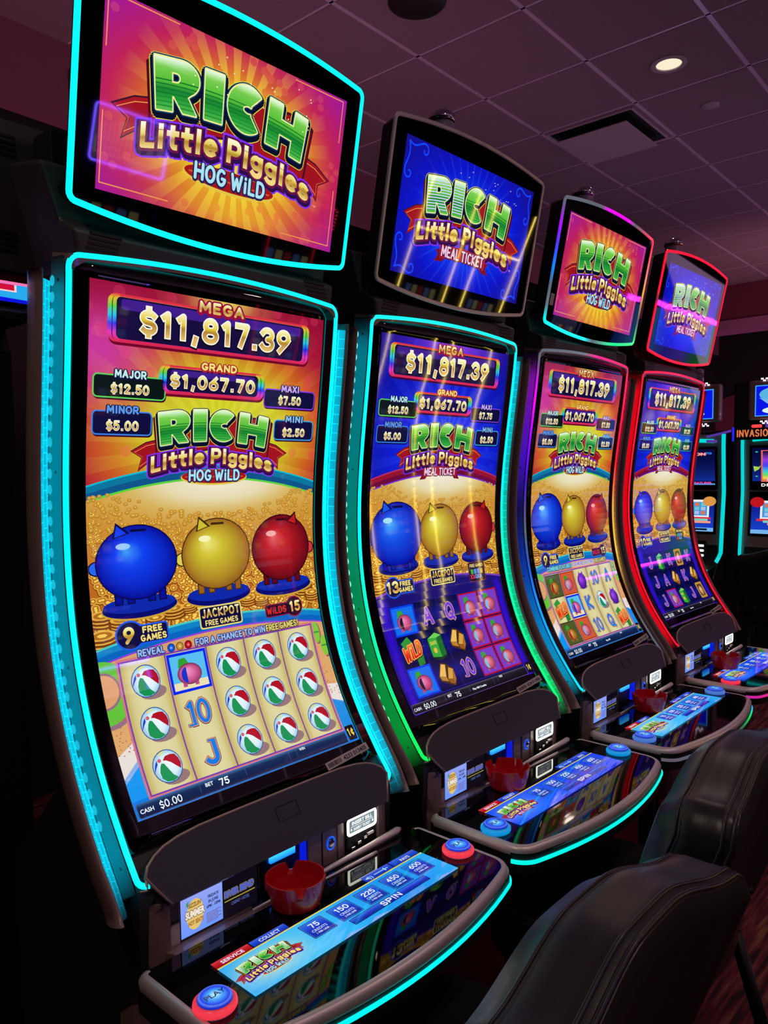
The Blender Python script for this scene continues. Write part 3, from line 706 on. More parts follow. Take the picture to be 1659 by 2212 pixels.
    # reel grid
    gx0, gx1, gy0, gy1 = 78, 1005, 1368, 1850; cw = (gx1-gx0)/5.0; rh = (gy1-gy0)/3
    if hot:
        A.rect(9, gx0-14, gy0-14, gx1+14, gy1+12, (210, 120, 130)); A.rect(9.3, gx0-6, gy0-6, gx1+6, gy1+6, (120, 60, 170))
    else: A.rect(9, gx0-6, gy0-6, gx1+6, gy1+6, (24, 24, 130))
    for c in range(5):
        x0, x1 = gx0+c*cw+(3 if c else 0), gx0+(c+1)*cw-(3 if c < 4 else 0)
        if hot:
            fn = lambda x, y, x0=x0, x1=x1: blend((222, 214, 160), (196, 176, 96), (abs((x-(x0+x1)/2)/((x1-x0)/2)))**4)
        else:
            fn = lambda x, y, x0=x0, x1=x1: blend((16, 20, 130), (6, 8, 60), .5+.5*math.cos((y-1368)/160.7*2*PI))
        A.grid(9.6, x0, gy0, x1, gy1, 6, 12, fn)
        for r in range(3):
            k = reels[r][c]; cx = (x0+x1)/2; cy = gy0+rh*(r+.5)
            lc_ = (20, 120, 225) if hot else (112, 60, 220); oc = (226, 150, 100) if hot else (230, 170, 130)
            if k == 'ball': beach_ball(A, 10.2, cx, cy, 58)
            elif k in ('A', 'K', 'Q', 'J', '10'): slab(A, 10.2, k, cx, cy, 96, lc_, oc)
            elif k == 'wild': wild(A, 10.2, cx, cy, 140)
            elif k == 'safe': safe(A, 10.2, cx, cy, 140)
            elif k == 'gold': bars(A, 10.2, cx, cy, 140)
            elif k == 'shell':
                A.ell(10.2, cx, cy+50, 56, 14, (150, 118, 120), 14)
                A.ball(10.6, cx, cy+6, 58, 56, [(0, (170, 90, 235)), (.6, (110, 40, 190)), (1, (60, 16, 130))], k=3, n=16)
                A.shape(11, [[(cx-40, cy-20), (cx-20, cy-66), (cx, cy-30), (cx+22, cy-66), (cx+40, cy-20)]], (120, 50, 200))
            elif k == 'frame':
                A.rrect(10.2, cx-66, cy-72, cx+66, cy+72, 10, (190, 140, 60)); A.rrect(10.6, cx-46, cy-54, cx+46, cy+54, 20, (90, 60, 40)); A.ball(11, cx, cy+4, 36, 44, [(0, (250, 220, 150)), (1, (170, 100, 60))], k=3, n=14)
            else: tile(A, 10.2, x0+2, gy0+rh*r+3, x1-2, gy0+rh*(r+1)-3, k)
    # jackpots
    def panel(x0, y0, x1, y1, edge, fill, r=18, wd=5):
        A.rrect(9, x0+3, y0+6, x1+3, y1+6, r, (60, 8, 40) if hot else (8, 8, 60)); A.rrect(9.4, x0, y0, x1, y1, r, edge); A.rrect(9.8, x0+wd, y0+wd, x1-wd, y1-wd, max(3, r-wd), fill)
    def rainbow(x0, y0, x1, y1, fill):
        st = [(y0, (226, 60, 70)), (y0+(y1-y0)*.10, (226, 190, 50)), (y0+(y1-y0)*.28, (90, 210, 70)), (y0+(y1-y0)*.45, (40, 200, 230)), (y0+(y1-y0)*.62, (30, 50, 240)), (y0+(y1-y0)*.8, (225, 60, 200)), (y1, (220, 40, 80))]
        ct = [q[0] for q in st]
        A.rrect(9, x0+3, y0+8, x1+3, y1+10, 30, (110, 8, 40) if hot else (60, 8, 60))
        A.rrect(9.4, x0, y0, x1, y1, 30, vgrad(st), cuts=ct); A.rrect(9.6, x0+15, y0+3, x1-15, y1-3, 27, (20, 10, 40)); A.rrect(9.8, x0+18, y0+1, x1-18, y1-1, 27, vgrad(st), cuts=ct)
        for X0, X1 in ((x0+44, x1-44),):
            A.rect(10, X0, y0, X1, y0+9, (220, 50, 70)); A.rect(10, X0, y1-11, X1, y1, (214, 40, 84))
        A.rrect(10.2, x0+32, y0+10, x1-32, y1-12, 18, (24, 14, 62)); A.rrect(10.4, x0+50, y0+16, x1-50, y0+16+(y1-y0)*.22, 10, (64, 30, 140))
    rainbow(66, 36, 996, 202, 0)
    def money(s_, x, y, h, w_, L=11): sfont(A, L+.8, s_, x, y, h, GOLD(y-h, y), w=w_, wt=.195, gap=.17, rnd=False, cuts=[y-h*.8, y-h*.58, y-h*.45, y-h*.2], out=[(h*.085, (16, 10, 30), L, h*.05), (h*.05, (250, 248, 235), L+.3)])
    money('$11,817.39', 540, 167, 94, 700)
    sfont(A, 12.4, 'MEGA', 540, 54, 44, GOLD(10, 54), w=212, wt=.25, out=[(9, (150, 16, 60), 11.6, 3)])
    rainbow(274, 262, 766, 369, 0); money('$1,067.70', 520, 344, 52, 396)
    sfont(A, 12.4, 'GRAND', 540, 270, 30, (240, 222, 120), w=168, wt=.25, out=[(6, (170, 30, 50), 11.6, 2)])
    for (x0, y0, x1, y1, ed, nm, nc, am, tx) in ((16, 314, 304, 398, (90, 210, 90), 'MAJOR', (190, 236, 235), amounts[0], 166), (16, 442, 252, 530, (50, 130, 235), 'MINOR', (90, 150, 235), amounts[1], 136),
                                              (768, 316, 1053, 396, (130, 60, 230), 'MAXI', (200, 170, 250), amounts[2], 906), (832, 444, 1056, 532, (50, 160, 225), 'MINI', (130, 190, 240), amounts[3], 946)):
        panel(x0, y0, x1, y1, ed, (10, 22, 22) if nm == 'MAJOR' else (16, 14, 60)); cx = (x0+x1)/2
        sfont(A, 12, nm, cx, y0+11, 30, nc, w=len(nm)*25, wt=.25, out=[(5, (20, 16, 60), 11.2, 2)])
        money(am, cx, y1-17, 35, len(am)*25)
    logo(A, 277, 439, .422, variant, 13)
    # feature badges
    def free(n_):
        A.ell(8.6, 137, 1272, 60, 56, (30, 90, 235), 24); A.rrect(8.6, 150, 1238, 298, 1312, 14, (30, 90, 235))
        A.ell(9, 137, 1272, 53, 49, (20, 14, 66), 24); A.rrect(9, 150, 1244, 292, 1306, 10, (20, 14, 66))
        sfont(A, 9.8, n_, 132, 1303, 64, GOLD(1240, 1303), w=46*len(n_), wt=.24); sfont(A, 9.8, 'FREE', 230, 1272, 26, (240, 220, 120), w=84, wt=.25); sfont(A, 9.8, 'GAMES', 232, 1303, 26, (240, 220, 120), w=110, wt=.25)
    free(reels[3])
    A.rrect(8.6, 440, 1210, 648, 1300, 12, (230, 215, 120)); A.rrect(9, 446, 1216, 642, 1294, 9, (20, 14, 60))
    sfont(A, 9.8, 'JACKPOT', 545, 1257, 37, GOLD(1220, 1257), w=186, wt=.25); sfont(A, 9.8, 'FREE GAMES', 545, 1289, 23, (240, 220, 130), w=160, wt=.23)
    if hot:
        A.ell(8.6, 932, 1270, 48, 46, (130, 16, 60), 20); A.rrect(8.6, 770, 1246, 950, 1302, 12, (130, 16, 60)); A.ell(9, 932, 1270, 43, 41, (40, 10, 40), 20); A.rrect(9, 775, 1251, 945, 1297, 9, (40, 10, 40))
        sfont(A, 9.8, 'WiLDS', 832, 1290, 32, (214, 40, 30), w=108, wt=.25); sfont(A, 9.8, '15', 936, 1294, 48, GOLD(1246, 1294), w=62, wt=.25)
    else:
        A.rrect(8.6, 780, 1205, 935, 1318, 10, (120, 40, 60)); A.rrect(9, 784, 1209, 931, 1314, 8, (20, 12, 50)); sfont(A, 9.8, 'FREE GAMES', 858, 1235, 19, (240, 220, 130), w=126, wt=.22)
        sfont(A, 9.8, 'XX', 812, 1302, 26, (220, 60, 80), w=42); sfont(A, 9.8, 'QKA', 868, 1302, 26, (120, 150, 240), w=64)
        for q in range(4): A.rrect(9.8, 800+q*30, 1246, 824+q*30, 1274, 5, [(60, 170, 60), (90, 140, 230), (90, 140, 230), (200, 150, 60)][q])
    if reels[4] == 'reveal':
        sfont(A, 9.8, 'REVEAL', 212, 1358, 28, (150, 190, 240), w=112, wt=.24, gap=.08, out=[(4, (60, 50, 120), 9.2, 1)])
        for q, c in enumerate(((20, 90, 230), (200, 150, 50), (190, 20, 30))):
            A.ell(9.2, 297+q*38, 1346, 17, 17, blend(c, (0, 0, 0), .4), 16); A.ell(9.6, 297+q*38, 1346, 13, 13, c, 14); A.ell(9.9, 297+q*38, 1346, 5, 5, blend(c, (255, 255, 255), .5), 8)
        sfont(A, 9.8, 'FOR A CHANCE TO WIN', 580, 1358, 28, (150, 190, 240), w=348, wt=.24, gap=.08, out=[(4, (60, 50, 120), 9.2, 1)])
        sfont(A, 9.8, 'FREE GAMES!', 850, 1358, 28, (226, 216, 110), w=180, wt=.24, gap=.08, out=[(4, (90, 70, 60), 9.2, 1)])
    elif reels[4] == 'combine':
        sfont(A, 9.8, 'COMBINE FEATURES', 290, 1348, 29, (110, 225, 225), w=320, wt=.24, gap=.08, out=[(4, (60, 50, 120), 9.2, 1)])
        sfont(A, 9.8, 'FOR MORE EXCITING', 615, 1348, 29, (100, 110, 225), w=300, wt=.24, gap=.08, out=[(3, (230, 220, 180), 9.2, 1)])
        sfont(A, 9.8, 'FREE GAMES!', 868, 1348, 29, (226, 216, 110), w=170, wt=.24, gap=.08, out=[(4, (90, 70, 60), 9.2, 1)])
    # status bar
    A.rrect(8.6, 8, 1864, 1016, 1916, 8, (60, 90, 130) if hot else (90, 80, 110)); bar = vgrad([(1864, (60, 110, 150)), (1876, (14, 44, 90)), (1916, (6, 24, 62))]) if hot else vgrad([(1864, (80, 76, 90)), (1876, (24, 22, 34)), (1916, (8, 8, 16))])
    A.rrect(8.9, 11, 1867, 1013, 1913, 6, bar, cuts=(1876, 1890))
    for q in (262, 470, 690, 730): A.rect(9.3, q, 1868, q+2, 1900, (60, 90, 130))
    A.text(9.6, 'CASH', 44, 1900, 15, WHT, w=52, bold=.02); sfont(A, 9.6, '$0.00', 138, 1906, 28, WHT, w=90, wt=.17, rnd=False); A.text(9.6, 'BET', 304, 1888, 14, WHT, w=34, bold=.02); sfont(A, 9.6, '75', 368, 1903, 28, WHT, w=44, wt=.18, rnd=False); A.text(9.6, 'WIN', 764, 1880, 12, WHT, w=30, bold=.02)
    if not hot or mid == 2: A.text(9.6, reels[5], 555, 1896, 11, WHT, w=len(reels[5])*7.5, bold=.03)
    A.rrect(9.4, 1024, 1846, 1072, 1912, 5, (10, 10, 14)); sfont(A, 10, '1¢', 1048, 1894, 36, (232, 200, 80), w=38, wt=.22)
    return A

def top_art(variant):
    A = Art((0, 0, 1920, 1080)); hot = variant == 'a'; rnd = random.Random(3)
    def bg(x, y):
        t = math.hypot((x-960)/1020, (y-560)/640)
        if hot:
            c = ramp([(0, (236, 224, 60)), (.44, (234, 198, 46)), (.66, (214, 108, 44)), (.9, (190, 34, 86)), (1.4, (150, 20, 190))], t)
            return blend(c, (236, 190, 40), math.exp(-((x-1000)/520)**2-((y-1010)/130)**2)*.7)
        return ramp([(0, (60, 130, 250)), (.4, (14, 60, 240)), (.8, (12, 20, 200)), (1.3, (24, 16, 130))], t)
    A.grid(0, 0, 0, 1920, 1080, 36, 20, bg)
    n = 26 if hot else 34
    rays(A, .4, 960, 560, n, 80, 860, (lambda x, y, t: blend(bg(x, y), (250, 240, 70), min(1, .9*(1-t)**1.1))) if hot else (lambda x, y, t: blend(bg(x, y), (120, 190, 255), .30*(1-t))), None, .2, .5 if hot else .16, (0, 0, 1920, 1080))
    if hot:
        for i in range(90):
            x, y = rnd.uniform(20, 1900), rnd.uniform(20, 1060)
            if abs(x-960) < 760 and 200 < y < 860: continue
            A.ell(.8, x, y, 30, 26, (lambda X, Y: blend(bg(X, Y), (255, 150, 90), .20)), 8)
        for P in ([(20, 1038), (1890, 1034)], [(20, 16), (1884, 16)]):
            for a in (0,):
                for q in range(20):
                    x0, x1 = P[0][0]+(P[1][0]-P[0][0])*q/20, P[0][0]+(P[1][0]-P[0][0])*(q+1)/20
                    if 4 < q < 15: continue
                    A.rect(1.1, x0, P[0][1]-3, x1, P[0][1]+4, (236, 150, 80))
        for X in (20, 1884):
            A.rect(1.1, X-3, 16, X+4, 300, (236, 150, 80)); A.rect(1.1, X-3, 640, X+4, 1038, (236, 150, 80))
    else:
        for (cx, cy, sx, sy) in ((40, 40, 1, 1), (1880, 40, -1, 1), (40, 1040, 1, -1), (1880, 1040, -1, -1)):
            for (px, py, tx, ty) in ((1, 0, 260, 70), (0, 1, 70, 300)):
                pts = []
                for i in range(15):
                    t = i/14; pts.append((cx+sx*(tx*t*.8 if px else 20*math.sin(t*5)), cy+sy*(ty*t*.8 if py else 20*math.sin(t*5))))
                ex, ey = pts[-1]
                for i in range(16):
                    a = i/16*5.5; r = 50*(1-i/20); pts.append((ex+sx*r*math.sin(a)*(1), ey+sy*(50-r*math.cos(a)) if px else ey+sy*r*math.sin(a)*.8) if px else (ex+sx*(50-r*math.cos(a)), ey+sy*r*math.sin(a)))
                for a, b in zip(pts, pts[1:]):
                    d = math.hypot(b[0]-a[0], b[1]-a[1]) or 1; nx, ny = -(b[1]-a[1])/d*7, (b[0]-a[0])/d*7
                    q = [(a[0]+nx, a[1]+ny), (b[0]+nx, b[1]+ny), (b[0]-nx, b[1]-ny), (a[0]-nx, a[1]-ny)]
                    q = clipbox(q, 2, 2, 1918, 1078)
                    if q: A.add(1.1, q, (20, 70, 255))
    logo(A, 327, 233, 1.0, variant, 2, streaks=not hot)
    for i in range(26):
        x, y = rnd.uniform(600, 1650), rnd.uniform(60, 330); A.ell(12, x, y, 5, 5, (255, 250, 200), 6)
    A.text(12, 'TM', 1700, 800, 16, (230, 150, 140), w=34, bold=.01)
    return A

def deck_art(variant):
    A = Art(); hot = variant == 'a'
    b0 = (30, 150, 240) if hot else (20, 60, 235); b1 = (60, 190, 250) if hot else (30, 90, 250)
    def bg(x, y): return blend(blend(b0, b1, .5+.5*math.sin(x/160)), (235, 226, 190) if hot else (110, 170, 250), math.exp(-((x-137)/120)**2-((y-130)/66)**2)*.95)
    A.grid(0, 0, 40, 1000, 230, 26, 8, bg); A.rect(.4, 0, 36, 1000, 42, (230, 206, 80))
    for (x0, x1, c, t, y) in ((0, 145, (190, 14, 30), 'SERVICE', 0), (150, 300, (20, 60, 200), 'COLLECT', 0), (688, 840, (24, 60, 200), '', -6), (846, 994, (24, 60, 200), 'PAYS', -6)):
        A.add(.4, [(x0, y), (x1, y), (x1, 35), (x0, 35)], vgrad([(y, blend(c, (255, 255, 255), .18)), (20, c), (35, blend(c, (0, 0, 0), .25))]), cuts=(18,))
        if t: A.text(1, t, (x0+x1)/2, 27, 17, (225, 230, 250), w=len(t)*12.5, bold=.02)
    A.text(1, '◁))' if 0 else '))', 722, 26, 18, (150, 200, 250), w=20, bold=.02); A.rect(1, 745, 12, 822, 18, (140, 190, 245)); A.rect(1.3, 800, 5, 806, 26, (180, 215, 255)); A.shape(1, [[(698, 12), (706, 12), (714, 5), (714, 27), (706, 20), (698, 20)]], (170, 210, 250))
    for x, t, p in ((365, '75', '1'), (498, '150', '2'), (635, '225', '3'), (771, '450', '6'), (902, '600', '8')):
        A.rrect(1, x-52, 58, x+52, 153, 5, (10, 30, 100)); A.rrect(1.3, x-49, 61, x+49, 150, 4, (70, 140, 230)); A.rrect(1.6, x-47, 63, x+47, 148, 4, vgrad([(63, (50, 110, 225)), (100, (24, 60, 200)), (148, (16, 44, 160))]), cuts=(100,))
        sfont(A, 2, t, x, 100, 27, (240, 244, 255), w=len(t)*20, wt=.17, rnd=False); A.text(2, 'CREDITS', x, 122, 13, (210, 225, 250), w=66, bold=.01); A.text(2, p+' PER LINE', x, 138, 9, (225, 235, 250), w=54, bold=.02)
    A.rrect(1, 460, 160, 868, 198, 4, (10, 24, 90)); A.rrect(1.4, 463, 163, 865, 195, 3, vgrad([(163, (60, 110, 230)), (180, (26, 50, 190)), (195, (16, 30, 140))]), cuts=(180,))
    sfont(A, 2, 'SPIN', 661, 193, 28, (240, 240, 255), w=104, wt=.18, rnd=False)
    for (x, y) in ((430, 214), (930, 215), (560, 214)): A.shape(.6, [[(x-60, 230), (x-20, y), (x+10, y+4), (x+60, 230)]], (130, 170, 240) if hot else (40, 50, 200))
    logo(A, 40, 78, .155, variant, 3, simple=True)
    return A
# ------------------------------------------------------------------ the curved machine front (profile in the y-z plane)
YN = [-0.0938, -0.0678, -0.0471, -0.0505, -0.0942, -0.1821]; ZN = [1.8909, 1.6921, 1.5086, 1.3247, 1.1453, 0.9837]
_k = np.arange(6); _cy = np.polyfit(_k, YN, 5); _cz = np.polyfit(_k, ZN, 5)
_t = np.linspace(0, 5, 401); _Y = np.polyval(_cy, _t); _Z = np.polyval(_cz, _t)
_S = np.concatenate([[0], np.cumsum(np.hypot(np.diff(_Y), np.diff(_Z)))]); ARC = float(_S[-1])
PTS = [(float(a), float(b), float(c)) for a, b, c in zip(_S[::8], _Y[::8], _Z[::8])]
d0 = ((PTS[1][1]-PTS[0][1]), (PTS[1][2]-PTS[0][2])); L0 = math.hypot(*d0); d0 = (d0[0]/L0, d0[1]/L0)
PTS = [(-.08, PTS[0][1]-d0[0]*.08, PTS[0][2]-d0[1]*.08)] + PTS
for (y, z) in ((-.205, .951), (-.233, .916), (-.262, .868), (-.275, .80)):
    l = PTS[-1]; PTS.append((l[0]+math.hypot(y-l[1], z-l[2]), y, z))
def prof(s):
    if s <= PTS[0][0]: a, b = PTS[0], PTS[1]
    elif s >= PTS[-1][0]: a, b = PTS[-2], PTS[-1]
    else:
        for a, b in zip(PTS, PTS[1:]):
            if s <= b[0]: break
    t = (s-a[0])/(b[0]-a[0]); return (a[1]+t*(b[1]-a[1]), a[2]+t*(b[2]-a[2]))
def pn(s):
    a, b = prof(s-.012), prof(s+.012); ty, tz = b[0]-a[0], b[1]-a[1]; l = math.hypot(ty, tz); ty /= l; tz /= l
    return (tz, -ty) if tz < 0 else (-tz, ty)          # towards the player (-y)
def P3(x, s, d=0.):
    """d > 0 is in front of the display surface"""
    y, z = prof(s); n = pn(s); return Vector((x, y+n[0]*d, z+n[1]*d))
S_END = PTS[-3][0]           # where the light frame ends, beside the hood
NST = 48
LINES = [1920*i/NST for i in range(NST+1)]
_PK = []
for i in range(NST+1):
    s = ARC*i/NST; _PK.append((prof(s), pn(s)))
def map_main(u, v, L):
    f = max(0, min(NST-1e-6, v/1920*NST)); i = int(f); t = f-i; h = .0012+L*.00016
    (a, na), (b, nb) = _PK[i], _PK[i+1]
    y = (a[0]+na[0]*h)*(1-t)+(b[0]+nb[0]*h)*t; z = (a[1]+na[1]*h)*(1-t)+(b[1]+nb[1]*h)*t
    return ((u/1080-.5)*.53, y, z)
# topper plane
TT = Vector((0, -.19874, .98005)); TB = Vector((0, -.1128, 1.99857)); TN = Vector((0, -.98005, -.19874))
TUX, TUH, TWU, TWT = .0308, .2954, .2624, .3086
def map_top(u, v, L):
    p = TB+TT*(TUX+TUH*(1-v/1080))+TN*(.0012+L*.00018); return ((u/1920-.5)*2*TWU, p.y, p.z)
def map_deck(u, v, L): return (-.248+u*.49/1000, -.355-v*.49/1000, .8012+L*.00012)

CY = (0, 255, 255); OFF = (86, 92, 104)
def path_frame():
    """centre line of the light frame around the curved display: left foot, up, over, down"""
    x = .3005; P, Nn, tag_ = [], [], []
    for i in range(6):       # little foot that turns inwards at the bottom
        a = i/5*PI/2; P.append((P3(-x+.018*(1-math.sin(a)), S_END+.016*math.cos(a), .0))); Nn.append(Vector((0, *pn(S_END)))); tag_.append(('L', 1.0))
    for i in range(46):
        s = S_END*(1-i/45)-.012*(i/45); P.append(P3(-x, s)); Nn.append(Vector((0, *pn(s)))); tag_.append(('L', max(0, s/S_END)))
    r = .02
    for i in range(1, 6):
        a = i/6*PI/2; P.append(P3(-x+r*(1-math.cos(a)), -.012-r*math.sin(a))); Nn.append(Vector((0, *pn(0)))); tag_.append(('T', 0.))
    for i in range(21):
        q = -1+2*i/20; xx = q*(x-r); P.append(P3(xx, -.012-r-.014*(1-q*q))); Nn.append(Vector((0, *pn(0)))); tag_.append(('T', (q+1)/2))
    for i in range(1, 6):
        a = PI/2-i/6*PI/2; P.append(P3(x-r*(1-math.cos(a)), -.012-r*math.sin(a))); Nn.append(Vector((0, *pn(0)))); tag_.append(('T', 1.))
    for i in range(46):
        s = -.012+(S_END+.012)*i/45; P.append(P3(x, s)); Nn.append(Vector((0, *pn(s)))); tag_.append(('R', max(0, s/S_END)))
    for i in range(6):
        a = PI/2-i/5*PI/2; P.append((P3(x-.018*(1-math.sin(a)), S_END+.016*math.cos(a), .0))); Nn.append(Vector((0, *pn(S_END)))); tag_.append(('R', 1.0))
    return P, Nn, tag_
def path_top():
    w, h, r = .3045, .354, .014; P, tg = [], []
    def Q(x, t): return TB+TT*(t+.004)+TN*.0+Vector((x, 0, 0))
    for i in range(21):
        q = i/20; P.append(Q(-w, r+(h-2*r)*q)); tg.append(('L', 1-q))
    for i in range(1, 5):
        a = i/5*PI/2; P.append(Q(-w+r*(1-math.cos(a)), h-r+r*math.sin(a))); tg.append(('T', 0))
    for i in range(21):
        q = -1+2*i/20; P.append(Q(q*(w-r), h+.022*(1-q*q))); tg.append(('T', (q+1)/2))
    for i in range(1, 5):
        a = PI/2-i/5*PI/2; P.append(Q(w-r*(1-math.cos(a)), h-r+r*math.sin(a))); tg.append(('T', 1))
    for i in range(21):
        q = i/20; P.append(Q(w, h-r-(h-2*r)*q)); tg.append(('R', q))
    for i in range(1, 5):
        a = i/5*PI/2; P.append(Q(w-r*(1-math.cos(a)), r-r*math.sin(a))); tg.append(('B', 1))
    for i in range(21):
        q = 1-2*i/20; P.append(Q(q*(w-r), 0-.022*(1-q*q))); tg.append(('B', (q+1)/2))
    for i in range(1, 5):
        a = PI/2-i/5*PI/2; P.append(Q(-w+r*(1-math.cos(a)), r-r*math.sin(a))); tg.append(('B', 0))
    return P, tg
def deck_outline(inset=0., w=.338, yb=-.284, yf=-.545, bow=.042, r=.052):
    w -= inset; yb -= inset*.6; yf += inset; r = max(.012, r-inset*.5)
    P = [(-w+.02, yb), (-w, yb-.03)]
    P = []
    P += [(w-.014*(1-math.sin(a)), yb-.014+.014*math.cos(a)) for a in [i/4*PI/2 for i in range(5)]]
    P += [(w-r+r*math.cos(a), yf+r-r*math.sin(a)) for a in [i/7*PI*.42 for i in range(8)]]
    xe = w-r+r*math.cos(PI*.42); ye = yf+r-r*math.sin(PI*.42)
    for i in range(1, 16):
        q = 1-2*i/16; P.append((q*xe, ye-bow*(1-q*q)))
    P += [(-x, y) for x, y in [(w-r+r*math.cos(a), yf+r-r*math.sin(a)) for a in [i/7*PI*.42 for i in reversed(range(8))]]]
    P += [(-x, y) for x, y in [(w-.014*(1-math.sin(a)), yb-.014+.014*math.cos(a)) for a in [i/4*PI/2 for i in reversed(range(5))]]]
    return P                                        # clockwise from back right, ends at back left
def dl(cols, side, q): return ramp(cols[side], q) if isinstance(cols[side], list) else cols[side]

def build_shared():
    """parts that are the same on all four machines, built once and copied"""
    R = []
    # cabinet body: profile at the front, straight back
    fr = [tuple(P3(0, -.036+(S_END+.03+.036)*i/30, -.010)[1:]) for i in range(31)]
    poly = [(.03, 1.925)]+fr+[(-.235, .76), (-.235, .72), (-.16, .66), (-.16, .0), (.24, .0), (.24, .80), (.03, 1.0)]
    cab = prismobj('cabinet', poly, -.300, .300, M['body'], None); R.append(cab)
    # burgundy lower door with a bright cyan-lit reveal below the deck
    door = boxobj('lower_door', -.27, .27, -.172, -.158, .10, .62, M['maroon'], None, .01); R.append(door)
    boxobj('base_plinth', -.295, .295, -.20, .2, .0, .075, M['dark'], None, .006); R.append(bpy.data.objects['base_plinth'])
    kn = prismobj('knee_panel', [(-.155, .73), (-.44, .73), (-.40, .70), (-.20, .62), (-.155, .62)], -.285, .285, M['dark'], None, bevel=.004); R.append(kn)
    # display glass
    V, Fc = [], []; nx, ny = 12, 40
    for j in range(ny+1):
        for i in range(nx+1):
            q = -1+2*i/nx; s = -.030+(ARC+.045+.030)*j/ny
            if j == 0: s -= .014*(1-q*q)
            V.append(P3(q*.297, s, 0.0))
    for j in range(ny):
        for i in range(nx): a = j*(nx+1)+i; Fc.append((a, a+nx+1, a+nx+2, a+1))
    g = meshobj('display_glass', V, Fc, M['glass'], None, smooth=True)
    md = g.modifiers.new('thick', 'SOLIDIFY'); md.thickness = .008; md.offset = -1
    R.append(g)
    # bronze crown that closes the top of the display box
    cr = []
    for i in range(21):
        q = -1+2*i/20; cr.append((q*.302, .014*(1-q*q)))
    V, Fc = [], []
    for (x, b) in cr:
        for d in (.003, -.055):
            p = P3(x, -.038-b+(.006 if d > 0 else 0), d); V.append(p)
            V.append(P3(x, -.034-b+(.012 if abs(x) < .29 else .03), d))
    for i in range(20):
        a = i*4; b = a+4; Fc += [(a, b, b+2, a+2), (a+1, a, b, b+1) if 0 else (a+1, b+1, b, a), (a+2, b+2, b+3, a+3)]
    Fc += [(0, 2, 3, 1), (80, 81, 83, 82)]
    R.append(meshobj('top_cap', V, Fc, M['bronze'], None))
    # hood
    he = Vector((0, .052, .084)).normalized(); hn = Vector((0, -he.z, he.y)); hb = Vector((0, -.257, .866))+hn*.010
    out = [(.258, -.002), (.276, .028), (.288, .052), (.280, .066), (.264, .078), (.243, .087), (.215, .093), (.17, .097), (.08, .098)]
    full = [(-x, w_) for x, w_ in out]+[(0, .098)]+[(x, w_) for x, w_ in reversed(out)]
    bm = bmesh.new(); A_ = [bm.verts.new(hb+he*w_+Vector((x, 0, 0))+hn*.004) for x, w_ in full]; B_ = [bm.verts.new(hb+he*w_*1.0+Vector((x*1.0, 0, 0))-hn*.02) for x, w_ in full]
    bm.faces.new(A_); bm.faces.new(list(reversed(B_)))
    n = len(full)
    for i in range(n): bm.faces.new((A_[i], B_[i], B_[(i+1) % n], A_[(i+1) % n]))
    hood = bmobj('hood_panel', bm, M['hood'], None); R.append(hood)
    tr = [hb+he*w_+Vector((x, 0, 0))+hn*.003 for x, w_ in full]
    t_ = tubeobj('hood_trim', tr, .0027, M['trim'], hood, 8)
    bm = bmesh.new()
    sq = [(-.012, .048), (.040, .048), (.040, .074), (-.012, .074)]
    pp = [hb+he*w_+Vector((x, 0, 0))+hn*.0045 for x, w_ in sq]; tube(bm, pp, .0008, 4, True); bmobj('access_mark', bm, M['dark'], hood)
    # cheeks between the light frame feet and the fascia, and the slim rail above them
    for sgn in (-1, 1):
        bm = bmesh.new()
        A1 = [(.306, -.232, .928), (.284, -.226, .914), (.270, -.240, .888), (.262, -.258, .862), (.285, -.238, .846), (.305, -.190, .862), (.306, -.16, .90)]
        B1 = [(x*.98, y+.05, z) for x, y, z in A1]
        a = [bm.verts.new((sgn*x, y, z)) for x, y, z in A1]; b = [bm.verts.new((sgn*x, y, z)) for x, y, z in B1]
        bm.faces.new(a if sgn > 0 else list(reversed(a))); bm.faces.new(b)
        for i in range(7): bm.faces.new((a[i], a[(i+1) % 7], b[(i+1) % 7], b[i]))
        ck = bmobj('cheek_panel', bm, M['hood'], None, bevel=.003); R.append(ck)
        R.append(tubeobj('cheek_rail', [P3(sgn*.300, S_END+.020), P3(sgn*.288, S_END+.022), hb+he*.052+Vector((sgn*.287, 0, 0))+hn*.003], .0027, M['trim'], None, 6))
    # lower fascia
    def rc(sg):      # rounded front corners in plan
        return [(sg*(.244+.054*math.sin(a)), -.200-.056*math.cos(a)) for a in [i/6*PI/2 for i in range(7)]]
    left = rc(-1); right = rc(1)
    R.append(prismobj('fascia_pillar', [(-.254, -.256)]+left[1:]+[(-.298, -.12), (-.254, -.12)], .30, .868, M['bronze'], None, axis=2, bevel=.003))
    fa = prismobj('lower_fascia', [(.046, -.256)]+right+[(.298, -.12), (.046, -.12)], .735, .868, M['bronze'], None, axis=2, bevel=.003); R.append(fa)
    prismobj('fascia_ledge', [(-.235, .786), (-.250, .783), (-.272, .790), (-.294, .7935), (-.294, .76), (-.235, .76)], -.262, -.060, M['bronze'], fa, bevel=.002)
    boxobj('bay_back', -.27, .06, -.20, -.19, .735, .90, M['black'], fa, .001)
    kp = boxobj('key_panel', .082, .122, -.2575, -.2545, .784, .864, M['bronze'], None, .0015); R.append(kp)
    bm = bmesh.new(); tube(bm, [(.082, -.2578, .784), (.122, -.2578, .784), (.122, -.2578, .864), (.082, -.2578, .864)], .0009, 4, True); bmobj('panel_gap', bm, M['dark'], kp)
    Rx = Matrix.Rotation(PI/2, 4, 'X')
    bm = bmesh.new(); lathe(bm, [(.0, .004), (.0065, .004), (.0085, .003), (.0085, 0)], (.104, -.2575, .835), 20, True, Rx); bmobj('key_switch', bm, M['chrome'], kp, smooth=False)
